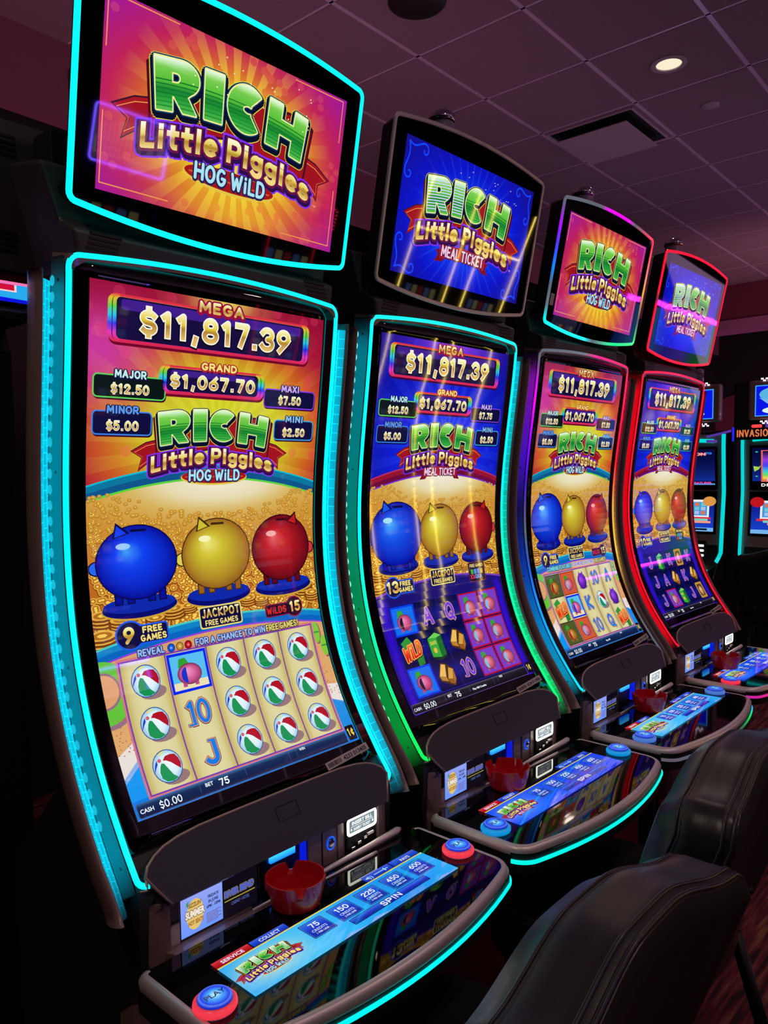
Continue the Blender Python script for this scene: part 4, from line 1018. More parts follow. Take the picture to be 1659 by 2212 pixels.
    V = [Vector((.104+.0105*math.cos(a), -.2585, .835+.0125*math.sin(a))) for a in [2*PI*i/24 for i in range(24)]]
    ribbon('key_ring_light', V, Vector((0, -1, 0)), .003, .0012, M['led'], kp, cols=[lc((20, 90, 255), 1.0)]*24, closed=True)
    # ticket printer mouth with its blue light
    tp = boxobj('ticket_printer', -.052, .046, -.232, -.20, .80, .874, M['black'], None, .002); R.append(tp)
    V = [(-.036, -.2445, .842), (.024, -.2445, .842), (.024, -.2445, .864), (-.036, -.2445, .864)]
    V2 = [(x, y+.013, z) for x, y, z in V]
    meshobj('ticket_light', V+V2, [(0, 1, 2, 3), (4, 7, 6, 5), (0, 4, 5, 1), (1, 5, 6, 2), (2, 6, 7, 3), (3, 7, 4, 0)], M['led'], tp, cols=[lc((10, 110, 255), 1.6)]*2+[lc((60, 190, 255), 2.0)]*2+[lc((0, 60, 255), 2)]*4)
    V = [(.040, -.254, .80), (.040, -.236, .80), (.040, -.236, .872), (.040, -.254, .872)]  # right wall of the bay; blue spill of the ticket light painted as emission
    meshobj('bay_wall_glow', V+[(x+.003, y, z) for x, y, z in V], [(0, 1, 2, 3), (4, 7, 6, 5), (0, 4, 5, 1), (1, 5, 6, 2), (2, 6, 7, 3), (3, 7, 4, 0)], M['led'], tp, cols=[lc((10, 30, 235), .8)]*8)
    # bill validator
    bv = boxobj('bill_validator', .144, .232, -.262, -.250, .792, .868, M['black'], None, .003); R.append(bv)
    y = -.2628
    rr = arcp(.212+.006, .858, .006, .006, 0, 90, 4); X0, X1, Z0, Z1, rad = .148, .228, .834, .866, .006
    cp = arcp(X1-rad, Z1-rad, rad, rad, 0, 90, 4)+arcp(X0+rad, Z1-rad, rad, rad, 90, 180, 4)+arcp(X0+rad, Z0+rad, rad, rad, 180, 270, 4)+arcp(X1-rad, Z0+rad, rad, rad, 270, 360, 4)
    ribbon('sign_light', [Vector((a, y+.001, b)) for a, b in cp], Vector((0, -1, 0)), .0055, .0025, M['led'], bv, cols=[lc((255, 255, 235), 6.0)]*len(cp), closed=True)
    A = Art(); A.rect(0, 0, 0, 100, 40, (120, 140, 150)); A.text(1, 'INSERT BILL', 50, 17, 12, (255, 255, 255), w=80, bold=.04); A.rect(1, 6, 20, 94, 22, (255, 255, 255)); A.text(1, 'INSERT TICKET', 50, 35, 9, (255, 255, 255), w=66, bold=.04)
    for q in (8, 92): A.ell(1, q, 29, 3, 4.5, (255, 255, 255), 10)
    A.build('sign_face', lambda u, v, L: (.151+u*.00074, y-L*.0003, .863-v*.00066), [], bv)
    bm = bmesh.new()
    for (bx, bz, bw) in ((.158, .806, .010), (.176, .812, .010), (.193, .817, .009), (.208, .821, .020)): box(bm, bx-bw/2, bx+bw/2, -.268, -.258, bz-.003, bz+.0035)
    bmobj('slot_teeth', bm, M['chrome'], bv, bevel=.001)
    bm = bmesh.new(); tube(bm, [(.150, -.2545, .776), (.236, -.2545, .780), (.242, -.254, .80), (.243, -.2535, .868)], .003, 6); bmobj('validator_bezel', bm, M['silver'], bv)
    # player tracking display
    td = boxobj('tracking_display', -.252, -.064, -.246, -.236, .782, .864, M['glass'], None, .002); R.append(td)
    bm = bmesh.new(); tube(bm, [(-.2515, -.2465, .7825), (-.066, -.2465, .7825), (-.066, -.2465, .8635), (-.2515, -.2465, .8635)], .0013, 6, True); bmobj('display_bezel', bm, M['chrome'], td)
    boxobj('card_slot', -.250, -.232, -.2475, -.2455, .784, .862, M['chrome'], td, .001)
    A = Art(); A.rect(0, 0, 0, 160, 56, (14, 10, 22))
    A.grid(.6, 0, 4, 84, 54, 6, 4, lambda x, y: blend((150, 165, 245), (110, 150, 250), y/54)); A.rect(.4, 0, 0, 110, 4, (40, 50, 90)); A.text(1, 'Welcome!', 86, 3, 3.4, (190, 190, 220), w=20, bold=.02)
    A.ell(1, 28, 29, 17, 20, (226, 196, 110), 20)
    A.text(1.6, "SIZZLIN'", 28, 19, 6, (160, 110, 50), w=26, bold=.05); A.text(1.6, 'SUMMER', 28, 32, 9.5, (245, 235, 215), w=38, bold=.05, out=[(1, (120, 90, 70), 1.3)], n=6); A.text(1.6, 'HOT SEATS', 29, 42, 6, (170, 110, 40), w=30, bold=.05)
    A.shape(1.4, [[(10, 12), (16, 8), (14, 18)]], (60, 150, 90))
    for q, t in enumerate(('FRIDAYS', 'IN JUNE', '6PM - 10PM')): A.text(1.6, t, 65, 17+q*6.5, 4.2, (50, 50, 110), w=[22, 20, 28][q], bold=.04)
    for q in range(6): A.rect(1.4, 50, 36+q*2.4, 80-q % 2*6, 37+q*2.4, (110, 90, 150))
    A.text(1.2, 'RIVER BEND', 120, 29, 9, (70, 90, 210), w=64, bold=.045, out=[(1.1, (120, 110, 60), .9)], n=6); A.rect(1.2, 88, 33, 154, 34.4, (170, 160, 60)); A.text(1.2, 'CASINO • HOTEL', 122, 42, 4.5, (70, 90, 150), w=40, bold=.03)
    A.build('tracking_picture', lambda u, v, L: (-.230+u*.001, -.2468-L*.0002, .8605-v*.00134), [], td)
    # deck
    o0 = deck_outline(); deck = prismobj('button_deck', o0, .742, .786, M['dark'], None, axis=2, bevel=.006); R.append(deck)
    rim = deck_outline(.010); bm = bmesh.new(); prism(bm, rim, .770, .7985, 2); bmobj('deck_glass', bm, M['deckglass'], deck, bevel=.002)
    tb = [Vector((x, y, .788)) for x, y in deck_outline(.006)]
    n = len(tb); V, Fc = [], []; sec = [(-.006, -.014), (.0045, -.014), (.0065, -.006), (.0060, .002), (.002, .0085), (-.003, .0112), (-.0085, .0112), (-.0095, .008)]
    for i, p in enumerate(tb):
        a, b = tb[max(0, i-1)], tb[min(n-1, i+1)]; t = (b-a).normalized(); s = Vector((-t.y, t.x, 0)) if 1 else 0
        if s.dot(Vector((p.x, p.y+.4, 0))) < 0: s = -s
        for d, h in sec: V.append(p+s*d+Vector((0, 0, h)))
    K = len(sec)
    for i in range(n-1):
        for k in range(K): Fc.append((i*K+k, (i+1)*K+k, (i+1)*K+(k+1) % K, i*K+(k+1) % K))
    Fc += [tuple(range(K)), tuple((n-1)*K+k for k in reversed(range(K)))]
    meshobj('deck_rim', V, Fc, M['silver'], deck, smooth=True)
    # bullnose lip behind the deck on the right
    lp = [(-.10, -.272, .792), (.02, -.276, .797), (.10, -.279, .801), (.18, -.282, .804), (.245, -.284, .807), (.272, -.284, .809), (.282, -.282, .808)]
    R.append(tubeobj('deck_lip', lp, [.003, .004, .0055, .0065, .0075, .0075, .004], M['silver'], None, 12))
    lp = [(.0, -.300, .8000), (.08, -.303, .8005), (.17, -.306, .801), (.185, -.305, .801)]
    R.append(tubeobj('card_ledge', lp, [.002, .003, .004, .003], M['silver'], None, 8))
    R.append(prismobj('deck_rear_shelf', [(-.250, .770), (-.290, .770), (-.290, .792), (-.250, .795)], -.055, .29, M['dark'], None, bevel=.002))
    # topper housing
    bm = bmesh.new(); P, tg = path_top(); n = len(P)
    a = [bm.verts.new(p) for p in P]; c = TB+TT*.18
    b = [bm.verts.new(c+(p-c)*.94-TN*.055) for p in P]
    bm.faces.new(list(reversed(b)))
    for i in range(n): bm.faces.new((a[i], a[(i+1) % n], b[(i+1) % n], b[i]))
    bm.faces.new(a)
    tp = bmobj('topper', bm, M['dark'], None); R.append(tp)
    gv = [c+(p-c)*.985+TN*.0006 for p in P]; meshobj('topper_glass', gv, [tuple(reversed(range(n)))], M['glass'], tp)
    # neck, rear housing and lamp
    nk = [(-.100, 1.925), (-.100, 1.965), (-.062, 1.985), (-.060, 2.075), (.06, 2.10), (.06, 1.925)]
    nb = bmesh.new(); prism(nb, nk, -.285, .285, 0)
    for v in nb.verts:
        v.co.x *= .285/.285*(1.0+.14*max(0, min(1, (v.co.z-1.94)/.135)))
    neck = bmobj('neck_housing', nb, M['neck'], None, bevel=.006); R.append(neck)
    for sgn in (-1, 1):
        bm = bmesh.new()
        for q in range(4): box(bm, sgn*.235-.028+q*.003*sgn, sgn*.235+.028+q*.003*sgn, -.1012, -.09, 1.961-q*.0085, 1.965-q*.0085)
        bmobj('vent_slots', bm, M['black'], neck)
        bm = bmesh.new(); lathe(bm, [(.012, .004), (.012, 0), (0, 0)], (sgn*.285, -.0595, 2.035), 16, True, Matrix.Rotation(PI/2, 4, 'X')); bmobj('lock_hole', bm, M['black'], neck)
    rh = prismobj('rear_housing', [(.12, 1.925), (.12, 2.20), (.30, 2.20), (.30, 1.99)], -.355, .355, M['neck'], None, bevel=.008); R.append(rh)
    R.append(boxobj('housing_spacer', -.25, .25, .055, .125, 1.93, 2.18, M['black'], None, .002))
    bm = bmesh.new()
    for sx in (-1, 1):
        for q in range(4):
            box(bm, sx*.317-.032, sx*.317+.032, .1185, .121, 2.166-q*.0105, 2.171-q*.0105); box(bm, sx*.317-.027, sx*.317+.027, .1185, .121, 1.998-q*.0105, 2.003-q*.0105)
    bmobj('housing_vents', bm, M['black'], rh)
    lamp = latheobj('signal_lamp', [(.036, 0), (.036, .09), (.033, .095), (.033, .19), (.030, .20)], (-.035, -.095, 2.235), M['lamp_grey'], None, 24); R.append(lamp)
    latheobj('lamp_cap', [(.0335, .196), (.036, .202), (.036, .212), (.028, .222), (.012, .228), (0, .229)], (-.035, -.095, 2.235), M['chrome'], lamp, 24)
    for sgn in (-1, 1):      # bronze fin shells either side
        sec = [(.3400, -.004), (.3425, -.001), (.3470, -.003), (.3495, -.012), (.348, -.035), (.340, -.062), (.322, -.090), (.303, -.11), (.302, -.10), (.330, -.060), (.341, -.03)]
        V, Fc = [], []; n = len(sec); NS = 44; SF_ = S_END+.058; SF = SF_
        for i in range(NS+1):
            s = -.002+(SF+.002)*i/NS; tp_ = 1-.10*max(0, i-(NS-4))/4
            for x, d in sec: V.append(P3(sgn*(.300+(x-.300)*tp_), s, d-(1-tp_)*.01))
        for i in range(NS):
            for k in range(n): Fc.append((i*n+k, i*n+(k+1) % n, (i+1)*n+(k+1) % n, (i+1)*n+k))
        Fc += [tuple(range(n)), tuple(NS*n+k for k in reversed(range(n)))]
        R.append(meshobj('side_fin', V, Fc, M['bronze'], None, smooth=True))
    return R
SHARED = build_shared()
ROOTS = [empty('slot_machine') for _ in range(4)]
for _r in ROOTS[1:]:
    for _p in SHARED: copy_tree(_p, _r)
for _p in SHARED: _p.parent = ROOTS[0]

def lit_side(sgn, cols, root, dots=True):
    """translucent side panel with its row of bulbs, and the ribbed lens behind it; cols(s 0..1) -> rgb"""
    side = 'L' if sgn < 0 else 'R'
    V, Fc, C = [], [], []; NS = 44
    for i in range(NS+1):
        q = i/NS; s = -.028+(S_END+.02+.028)*q; c = dl(cols, side, q); e = .62*min(1, max(.0, (q-.015)/.05))*min(1, max(0., (1-q)/.06))
        for x, d in ((.3065, -.002), (.3085, -.010), (.3085, -.044), (.3060, -.050)): V.append(P3(sgn*x, s, d)); C.append(lc(c, cols.get('k', 1)*e*(.50 if d > -.03 else .42)+.0))
    for i in range(NS):
        for k in range(3): Fc.append((i*4+k, i*4+k+1, i*4+k+5, i*4+k+4) if sgn < 0 else (i*4+k, i*4+k+4, i*4+k+5, i*4+k+1))
    pan = meshobj('side_light_panel', V, Fc, M['glow'], root, smooth=True, cols=C)
    for q in (.035, .33, .64, .955):
        p = P3(sgn*.309, -.028+(S_END+.048)*q, -.018); bm = bmesh.new()
        lathe(bm, [(.0028, 0), (.0028, .0006), (0, .0006)], p, 10, True, Matrix.Rotation(sgn*PI/2, 4, 'Y')); bmobj('panel_screw', bm, M['metal'], pan)
    if dots:
        first = None
        for i in range(35):
            s = .010+i*.0267; q = (s+.028)/(S_END+.048); c = blend(dl(cols, side, q), (255, 255, 255), .45 if dots == 2 else .12)
            p = P3(sgn*.3085, s, -.040)
            bm = bmesh.new(); nn = 12; ct = bm.verts.new(p+Vector((sgn*.0016, 0, 0))); ring = []
            t = Vector((0, *prof(s+.01)))-Vector((0, *prof(s-.01))); t.normalize(); nv = Vector((0, *pn(s)))
            for k in range(nn): a = 2*PI*k/nn; ring.append(bm.verts.new(p+t*.0088*math.cos(a)+nv*.0085*math.sin(a)+Vector((sgn*.0004, 0, 0))))
            for k in range(nn): bm.faces.new((ct, ring[k], ring[(k+1) % nn]))
            ly = bm.verts.layers.float_color.new('Col')
            for v in bm.verts: v[ly] = lc(c, (3.2 if dots == 2 else 1.2) if v is ct else (1.5 if dots == 2 else .8))
            bmobj('light_bulb', bm, M['glow'], pan, smooth=True)
    V, Fc, C, U = [], [], [], []; NS = 60; sec = [(.3085, -.047), (.312, -.040), (.318, -.031), (.324, -.024), (.330, -.018), (.336, -.012), (.3405, -.007)]; n = len(sec)
    SL = S_END+.050
    for i in range(NS+1):
        q = i/NS; s = .012+(SL-.012)*q; c = dl(cols, side, min(1, s/S_END)); e = 1.25*min(1, max(.12, (1.0-s/(S_END+.04))/.08)) if s < S_END+.04 else .02
        for k, (x, d) in enumerate(sec): V.append(P3(sgn*x, s, d)); C.append(lc(c, e*(.62+.25*math.sin(k/(n-1)*PI)))); U.append((s/.021, k/(n-1)*1.5))
    for i in range(NS):
        for k in range(n-1): Fc.append((i*n+k, i*n+k+1, (i+1)*n+k+1, (i+1)*n+k))
    meshobj('ribbed_light_lens', V, Fc, M['lens'], root, smooth=True, cols=C, uvs=U)

def slot_machine(i, loc, rz, variant, label, C, reels, amounts, mid, screens, ring, blacktop=False):
    root = ROOTS[i]; root.location = loc; root.rotation_euler = (0, 0, rz); tag(root, label, 'slot machine', 'row of four curved slot machines')
    P, Nn, tg = PF; cols = [lc(dl(C['frame'], a, b), 1.15) for a, b in tg]
    ribbon('display_light_frame', [p+n*.0005 for p, n in zip(P, Nn)], Nn, .0098, .003, M['led'], root, cols=cols)
    P, tg = PT; cols = [lc(dl(C['top'], a, b), C.get('tk', 1.15)) for a, b in tg]
    tp = [c for c in root.children if c.name.split('.')[0] == 'topper'][0]
    ribbon('topper_light_frame', [p-TN*.002 for p in P], TN, .0098, .005, M['led'] if not C.get('topoff') else M['silver'], tp, cols=cols, closed=True)
    if i == 2: meshobj('maker_label', [TB+TT*.055+Vector((x, 0, 0))+TT*h+TN*.0012 for x, h in ((-.293, 0), (-.272, 0), (-.272, .034), (-.293, .034))], [(0, 1, 2, 3)], M['label'], tp)
    dg = [c for c in root.children if c.name.split('.')[0] == 'display_glass'][0]
    dk = [c for c in root.children if c.name.split('.')[0] == 'button_deck'][0]
    def put(nm, art, mp, lines, par):
        key = (nm, id(art))
        if key in BUILT:
            o = BUILT[key].copy(); col.objects.link(o); o.parent = par
        else: o = BUILT[key] = art.build(nm, mp, lines, par)
        return o
    put('game_picture', screens['main'], map_main, LINES, dg)
    put('topper_picture', screens['top'], map_top, [], tp)
    put('deck_picture', screens['deck'], map_deck, [], dk)
    # asset tag
    e = [P3(x, ARC+s, .0012) for x, s in ((.150, .022), (.278, .010), (.280, .026), (.152, .038))]
    lab = meshobj('asset_tag', e, [(3, 2, 1, 0)], M['label'], dg)
    A = Art(); rr = random.Random(5+i)
    x = 8
    while x < 66: wd = rr.choice([1, 1.6, 2.6]); A.rect(0, x, 6, x+wd, 24, (20, 15, 20)); x += wd+rr.choice([1.2, 2])
    A.text(0, C['tag'], 128, 24, 17, (24, 18, 24), w=104, bold=.02)
    A.build('tag_print', lambda u, v, L: tuple((e[0].lerp(e[1], u/190)).lerp(e[3].lerp(e[2], u/190), v/30)+Vector((0, -.0003, .0002))), [], lab, M['ink'])
    # deck light under the rim
    dp = deck_outline(-.001)[6:-6]; n = len(dp)
    Pl = [Vector((x, y, .7690)) for x, y in dp]; Nl = []
    for k, p in enumerate(Pl):
        a, b = Pl[max(0, k-1)], Pl[min(n-1, k+1)]; t = (b-a).normalized(); s = Vector((-t.y, t.x, 0))
        if s.dot(Vector((p.x, p.y+.4, 0))) < 0: s = -s
        Nl.append(s)
    ribbon('deck_light', Pl, Nl, .0085, .003, M['led'], dk, cols=[lc(ramp(C['deck'], .5+.5*p.x/.338), 1.1) for p in Pl])
    for (bx, by) in ((-.297, -.437), (.297, -.425)):
        b = empty('play_button'); b.parent = root; b.location = (bx, by, .799)
        V, Fc, Cc = [], [], []
        prf = [(.031, 0), (.0325, .003), (.032, .008), (.028, .0115), (.0255, .012)]; N = 32
        for q, (r, z) in enumerate(prf):
            for k in range(N): a = 2*PI*k/N; V.append((r*math.cos(a), r*math.sin(a), z)); Cc.append(lc(ring, (.62, .8, .95, .75, .4)[q]))
        for q in range(4):
            for k in range(N): Fc.append((q*N+k, q*N+(k+1) % N, (q+1)*N+(k+1) % N, (q+1)*N+k))
        meshobj('button_ring', V, Fc, M['glow'], b, smooth=True, cols=Cc)
        V, Fc, Cc = [], [], []; prf = [(.0258, .010), (.0255, .0145), (.023, .0168), (.0205, .0160), (.018, .0162), (.010, .0172), (.0001, .0174)]
        cs = [((10, 40, 200), .5), ((20, 60, 240), .7), ((90, 130, 255), .9), ((10, 50, 235), .8), ((20, 90, 250), .9), ((70, 170, 255), .95), ((170, 235, 255), 1.15)]
        for q, (r, z) in enumerate(prf):
            for k in range(N): a = 2*PI*k/N; V.append((r*math.cos(a), r*math.sin(a), z)); Cc.append(lc(cs[q][0], cs[q][1]))
        for q in range(len(prf)-1):
            for k in range(N): Fc.append((q*N+k, q*N+(k+1) % N, (q+1)*N+(k+1) % N, (q+1)*N+k))
        cap = meshobj('button_cap', V, Fc, M['glow'], b, smooth=True, cols=Cc)
        A = Art(); A.text(0, 'PLAY', 0, 5, 10, (6, 20, 90), w=34, bold=.02)
        A.build('play_word', lambda u, v, L: (u*.001, -v*.001, .0180), [], cap, M['screen'])
    for sgn in (-1, 1): lit_side(sgn, C['side'], root, C.get('dots', 1) if sgn < 0 else 0)
    return root
PF = path_frame(); PT = path_top(); BUILT = {}
# ------------------------------------------------------------------ the four machines
ball = 'ball'
R1 = [['ball', 'beach', 'ball', 'ball', 'ball'], ['ball', '10', 'ball', 'ball', 'ball'], ['ball', 'J', 'ball', 'ball', 'ball'], '9', 'reveal', '']
R2 = [['tux', 'A', 'Q', 'robber', 'robber'], ['wild', 'safe', 'gold', 'robber', 'robber'], ['tux', 'gold', '10', 'robber', 'robber'], '13', '', 'Play 400 Credits']
R3 = [['mask', 'red', 'shell', '10', 'A'], ['wild', 'beach', 'K', 'ball', 'shell'], ['mask', 'red', '10', 'Q', 'wild'], '9', 'combine', 'Play 450']
R4 = [['J', 'safe', 'K', 'frame', 'K'], ['J', 'A', 'gold', 'K', 'gold'], ['J', 'robber', 'safe', 'J', 'frame'], '10', '', 'Game Over']
topA, topB, deckA, deckB = top_art('a'), top_art('b'), deck_art('a'), deck_art('b')
SCR = [dict(main=main_art('a', ('$12.50', '$5.00', '$7.50', '$2.50'), R1, 0, 1), top=topA, deck=deckA),
       dict(main=main_art('b', ('$12.50', '$5.00', '$7.75', '$2.50'), R2, 1, 2), top=topB, deck=deckB),
       dict(main=main_art('a', ('$12.50', '$5.00', '$7.50', '$2.50'), R3, 2, 3), top=topA, deck=deckA),
       dict(main=main_art('b', ('$12.50', '$5.00', '$9.20', '$2.50'), R4, 0, 4), top=topB, deck=deckB)]
BL, GR, PU, MG, RD, YE = (0, 90, 255), (0, 255, 110), (130, 0, 255), (255, 0, 255), (255, 16, 50), (240, 190, 60)
C1 = dict(frame=dict(L=CY, T=CY, R=CY), side=dict(L=(0, 190, 225), R=(0, 200, 235)), top=dict(L=CY, T=CY, R=CY, B=CY), deck=[(0, (0, 240, 235))], tag='4233 013405')
C2 = dict(frame=dict(L=[(0, CY), (.45, CY), (.62, (0, 255, 200)), (1, (0, 255, 90))], T=CY, R=[(0, CY), (.4, (0, 240, 230)), (.75, (0, 255, 150)), (1, (0, 255, 120))]),
          side=dict(L=[(0, (0, 180, 215)), (.35, (0, 195, 190)), (.6, (0, 210, 130)), (1, (0, 220, 70))], R=[(0, (0, 190, 225)), (.4, (0, 205, 190)), (1, (0, 225, 110))]), top=dict(L=OFF, T=OFF, R=OFF, B=OFF), topoff=1, dots=2, deck=[(0, (0, 240, 225))], tag='4234 013406')
C3 = dict(frame=dict(L=[(0, OFF), (.05, (200, 20, 220)), (.12, MG), (.25, PU), (.36, (60, 20, 180)), (.5, OFF), (.62, (20, 80, 200)), (.72, (0, 140, 255)), (1, (0, 220, 240))], T=[(0, OFF), (.45, (100, 110, 120)), (.6, (255, 30, 140)), (1, (255, 40, 90))],
                     R=[(0, (255, 40, 90)), (.2, (240, 20, 60)), (.3, (230, 30, 40)), (.45, (220, 170, 60)), (.62, (230, 190, 60)), (.75, (120, 80, 40)), (.9, OFF), (1, OFF)]),
          side=dict(L=[(0, (60, 20, 80)), (.08, (150, 20, 200)), (.3, (80, 20, 230)), (.45, (20, 20, 90)), (.6, (10, 60, 190)), (.8, (0, 160, 240)), (1, (0, 190, 220))], R=[(0, (160, 10, 60)), (.3, (140, 10, 40)), (.5, (150, 110, 40)), (.65, (130, 100, 40)), (.8, (30, 25, 20)), (1, (20, 20, 24))], k=1.8),
          top=dict(L=[(0, OFF), (.2, (170, 10, 255)), (.38, (60, 60, 255)), (.55, (0, 130, 255)), (.72, OFF), (.9, (90, 110, 120)), (1, (0, 230, 240))], T=[(0, OFF), (.36, OFF), (.42, MG), (.68, MG), (.74, OFF), (1, (255, 60, 90))], R=[(0, (255, 50, 80)), (.3, (255, 120, 120)), (.5, (240, 170, 60)), (.8, OFF), (1, (60, 230, 120))],
                   B=[(0, CY), (.4, CY), (.5, OFF), (.66, (60, 200, 150)), (.75, (0, 240, 140)), (1, (80, 240, 140))]), deck=[(0, (90, 80, 90)), (.30, (60, 100, 110)), (.55, (70, 60, 70)), (.78, (0, 210, 90)), (.9, (0, 220, 220)), (1, (60, 90, 240))], tag='4235 013407')
C4 = dict(frame=dict(L=RD, T=[(0, RD), (.5, (255, 40, 90)), (1, RD)], R=[(0, RD), (.38, RD), (.45, (60, 20, 30)), (.6, (50, 20, 30)), (.68, RD), (1, RD)]), side=dict(L=(255, 0, 25), R=(190, 0, 25), k=2.2), top=dict(L=[(0, RD), (.4, RD), (.48, (90, 40, 60)), (.55, RD), (1, RD)], T=RD, R=RD, B=RD), deck=[(0, (200, 30, 160)), (.35, (255, 40, 60)), (1, (255, 90, 40))], tag='4236 013408')
slot_machine(0, (0, 0, 0), 0, 'a', 'nearest slot machine, all cyan light frame, beach balls on its reels, reading 9 free games', C1, R1, None, 0, SCR[0], (255, 60, 80))
slot_machine(1, (.7246, .0067, 0), -.0058, 'b', 'second slot machine, blue topper, cyan frame turning green, reading 13 free games', C2, R2, None, 1, SCR[1], (0, 150, 225))
slot_machine(2, (1.4562, .0092, 0), .0058, 'a', 'third slot machine, multicoloured light frame turning purple to cyan, orange and red pictures', C3, R3, None, 2, SCR[2], (70, 120, 210))
slot_machine(3, (2.2207, .0238, 0), -.0084, 'b', 'farthest slot machine of the row, red light frame around blue screens', C4, R4, None, 0, SCR[3], (255, 50, 80))

# red ashtrays standing on the decks
def ashtray(x, y, z, rz, label):
    bm = bmesh.new(); N = 48; prf_o = [(.040, 0), (.043, .004), (.050, .030), (.054, .052)]; prf_i = [(.0505, .052), (.046, .030), (.038, .008), (.001, .006)]
    rings = []
    for j, (r, zz) in enumerate(prf_o+prf_i):
        ring = []
        for k in range(N):
            a = 2*PI*k/N; h = zz
            if zz > .05 and (k % 12) in (5, 6): h = .037
            ring.append(bm.verts.new((r*math.cos(a), r*math.sin(a), h)))
        rings.append(ring)
    for a, b in zip(rings, rings[1:]):
        for k in range(N): bm.faces.new((a[k], a[(k+1) % N], b[(k+1) % N], b[k]))
    bm.faces.new(list(reversed(rings[0]))); bm.faces.new(rings[-1])
    o = bmobj('ashtray', bm, M['red']); o.location = (x, y, z); o.rotation_euler = (0, 0, rz); tag(o, label, 'ashtray', 'red ashtrays on the button decks'); return o
ASH = [(-.043, -.322, 'red notched ashtray on the deck of the nearest cyan-framed machine'), (.7246-.090, -.320, 'red notched ashtray on the second machine, beside its blue-lit ticket slot'),
       (1.4562-.025, -.325, 'red notched ashtray on the multicoloured third machine'), (2.2207-.10, -.325, 'red notched ashtray on the farthest, red-framed machine')]
for k, (x, y, l) in enumerate(ASH): ashtray(x, y, .7995, .3+k*.25, l)

# ------------------------------------------------------------------ chairs
def chair(loc, rz, label, far=False):
    """casino chair facing +y; thick padded back whose top edge is gently arched"""
    root = empty('casino_chair', loc, rz); tag(root, label, 'chair', 'padded chairs in front of the machines')
    ztop = lambda q: 1.004-.040*(lambda t: t*t*(3-2*t))(max(0, min(1, (abs(q)-.15)/.65)))-.05*(max(0, abs(q)-.85)/.15)**2
    W = .290; zb = .56; NU, NV = 28, 18
    def outline(q, t):     # q -1..1 across, t 0 bottom .. 1 top
        wv = W*(.80+.20*math.sin(min(1, t*1.15)*PI/2)) if t < .9 else W
        z = zb+(ztop(q)-zb)*t
        return q*wv, z
    def surf(front):
        g = []
        for j in range(NV+1):
            t = j/NV; row = []
            for i in range(NU+1):
                q = -1+2*i/NU; x, z = outline(q, t); lean = .06-t*.13
                edge = min(1, (1-abs(q))/.10, (1-t)/.07, t/.08+.0); puff = .030*math.sqrt(max(0, 1-(1-max(0, edge))**2))
                y = (.055+puff if front else -.050-puff*.55)+lean-.02*q*q
                row.append(Vector((x, y, z)))
            g.append(row)
        return g
    for front, nm, mm in ((True, 'front_cushion', M['leather']), (False, 'back_panel', M['leather2'])):
        g = surf(front); V = [p for r in g for p in r]; Fc = [(j*(NU+1)+i, j*(NU+1)+i+1, (j+1)*(NU+1)+i+1, (j+1)*(NU+1)+i) for j in range(NV) for i in range(NU)]
        meshobj(nm, V, Fc if not front else [tuple(reversed(f)) for f in Fc], mm, root, smooth=True)
    gf, gb = surf(True), surf(False)
    rim = lambda g: [g[j][0] for j in range(NV)]+[g[NV][i] for i in range(NU+1)]+[g[j][NU] for j in reversed(range(NV))]
    a, b = rim(gf), rim(gb); n = len(a); V, Fc = [], []; K = 9
    cen = Vector((0, 0, .8))
    for p, q in zip(a, b):
        for k in range(K+1):
            t = k/K; m_ = p.lerp(q, t); out = Vector((m_.x, 0, m_.z-.72)).normalized(); m_ = m_+out*(.009*math.sin(t*PI)+.002*math.sin(t*PI*3)); V.append(m_)
    for i in range(n-1):
        for k in range(K): Fc.append((i*(K+1)+k, (i+1)*(K+1)+k, (i+1)*(K+1)+k+1, i*(K+1)+k+1))
    gs = meshobj('back_gusset', V, Fc, M['leather'], root, smooth=True)
    def line(t, r, lift):
        P = []
        for p, q in zip(a, b):
            m_ = p.lerp(q, t); out = Vector((m_.x, 0, m_.z-.72)).normalized(); P.append(m_+out*(.009*math.sin(t*PI)+lift))
        return tubeobj('piping', P, r, M['stitch'], gs, 6)
    line(.10, .0018, .001); line(.02, .003, .001); line(.80, .0040, .0015); line(.95, .0045, .0015); line(.87, .0022, -.001)
    bm = bmesh.new(); sh = [(x*.25, y*.24) for x, y in arcp(0, 0, 1, 1, 0, 355, 30)]
    sp = [(math.copysign(abs(math.cos(t))**.55, math.cos(t))*.25, .21+math.copysign(abs(math.sin(t))**.55, math.sin(t))*.24) for t in [2*PI*i/32 for i in range(32)]]
    prism(bm, sp, .50, .60, 2); bmobj('seat_cushion', bm, M['leather'], root, bevel=.02, seg=3)
    boxobj('seat_pan', -.20, .20, .0, .40, .475, .50, M['legm'], root, .005)
    for sx in (-1, 1):
        for y0, y1 in ((.36, .43), (.0, -.14)):
            tubeobj('leg', [(sx*.19, y0, .49), (sx*.22, y1, .01)], .016, M['legm'], root, 8)
        tubeobj('back_post', [(sx*.17, .02, .49), (sx*.17, -.03, .62)], .014, M['legm'], root, 8)
    tubeobj('foot_rest', [(-.213, .415, .20), (.213, .415, .20)], .010, M['metal'], root, 8)
    for sx in (-1, 1): tubeobj('stretcher', [(sx*.21, .40, .16), (sx*.21, -.10, .16)], .009, M['metal'], root, 8)
    return root
chair((-.008, -.850, 0), 0.01, 'nearest black leather chair, thick arched back with double piping, facing the cyan-framed machine')
chair((.7246-.02, -.775, 0), 0.02, 'black leather chair behind the nearest one, partly cut off at the right edge')
chair((4.75, .20, 0), -PI/2+.25, 'dark chair in the distance, in front of the far cyan-lit machines')

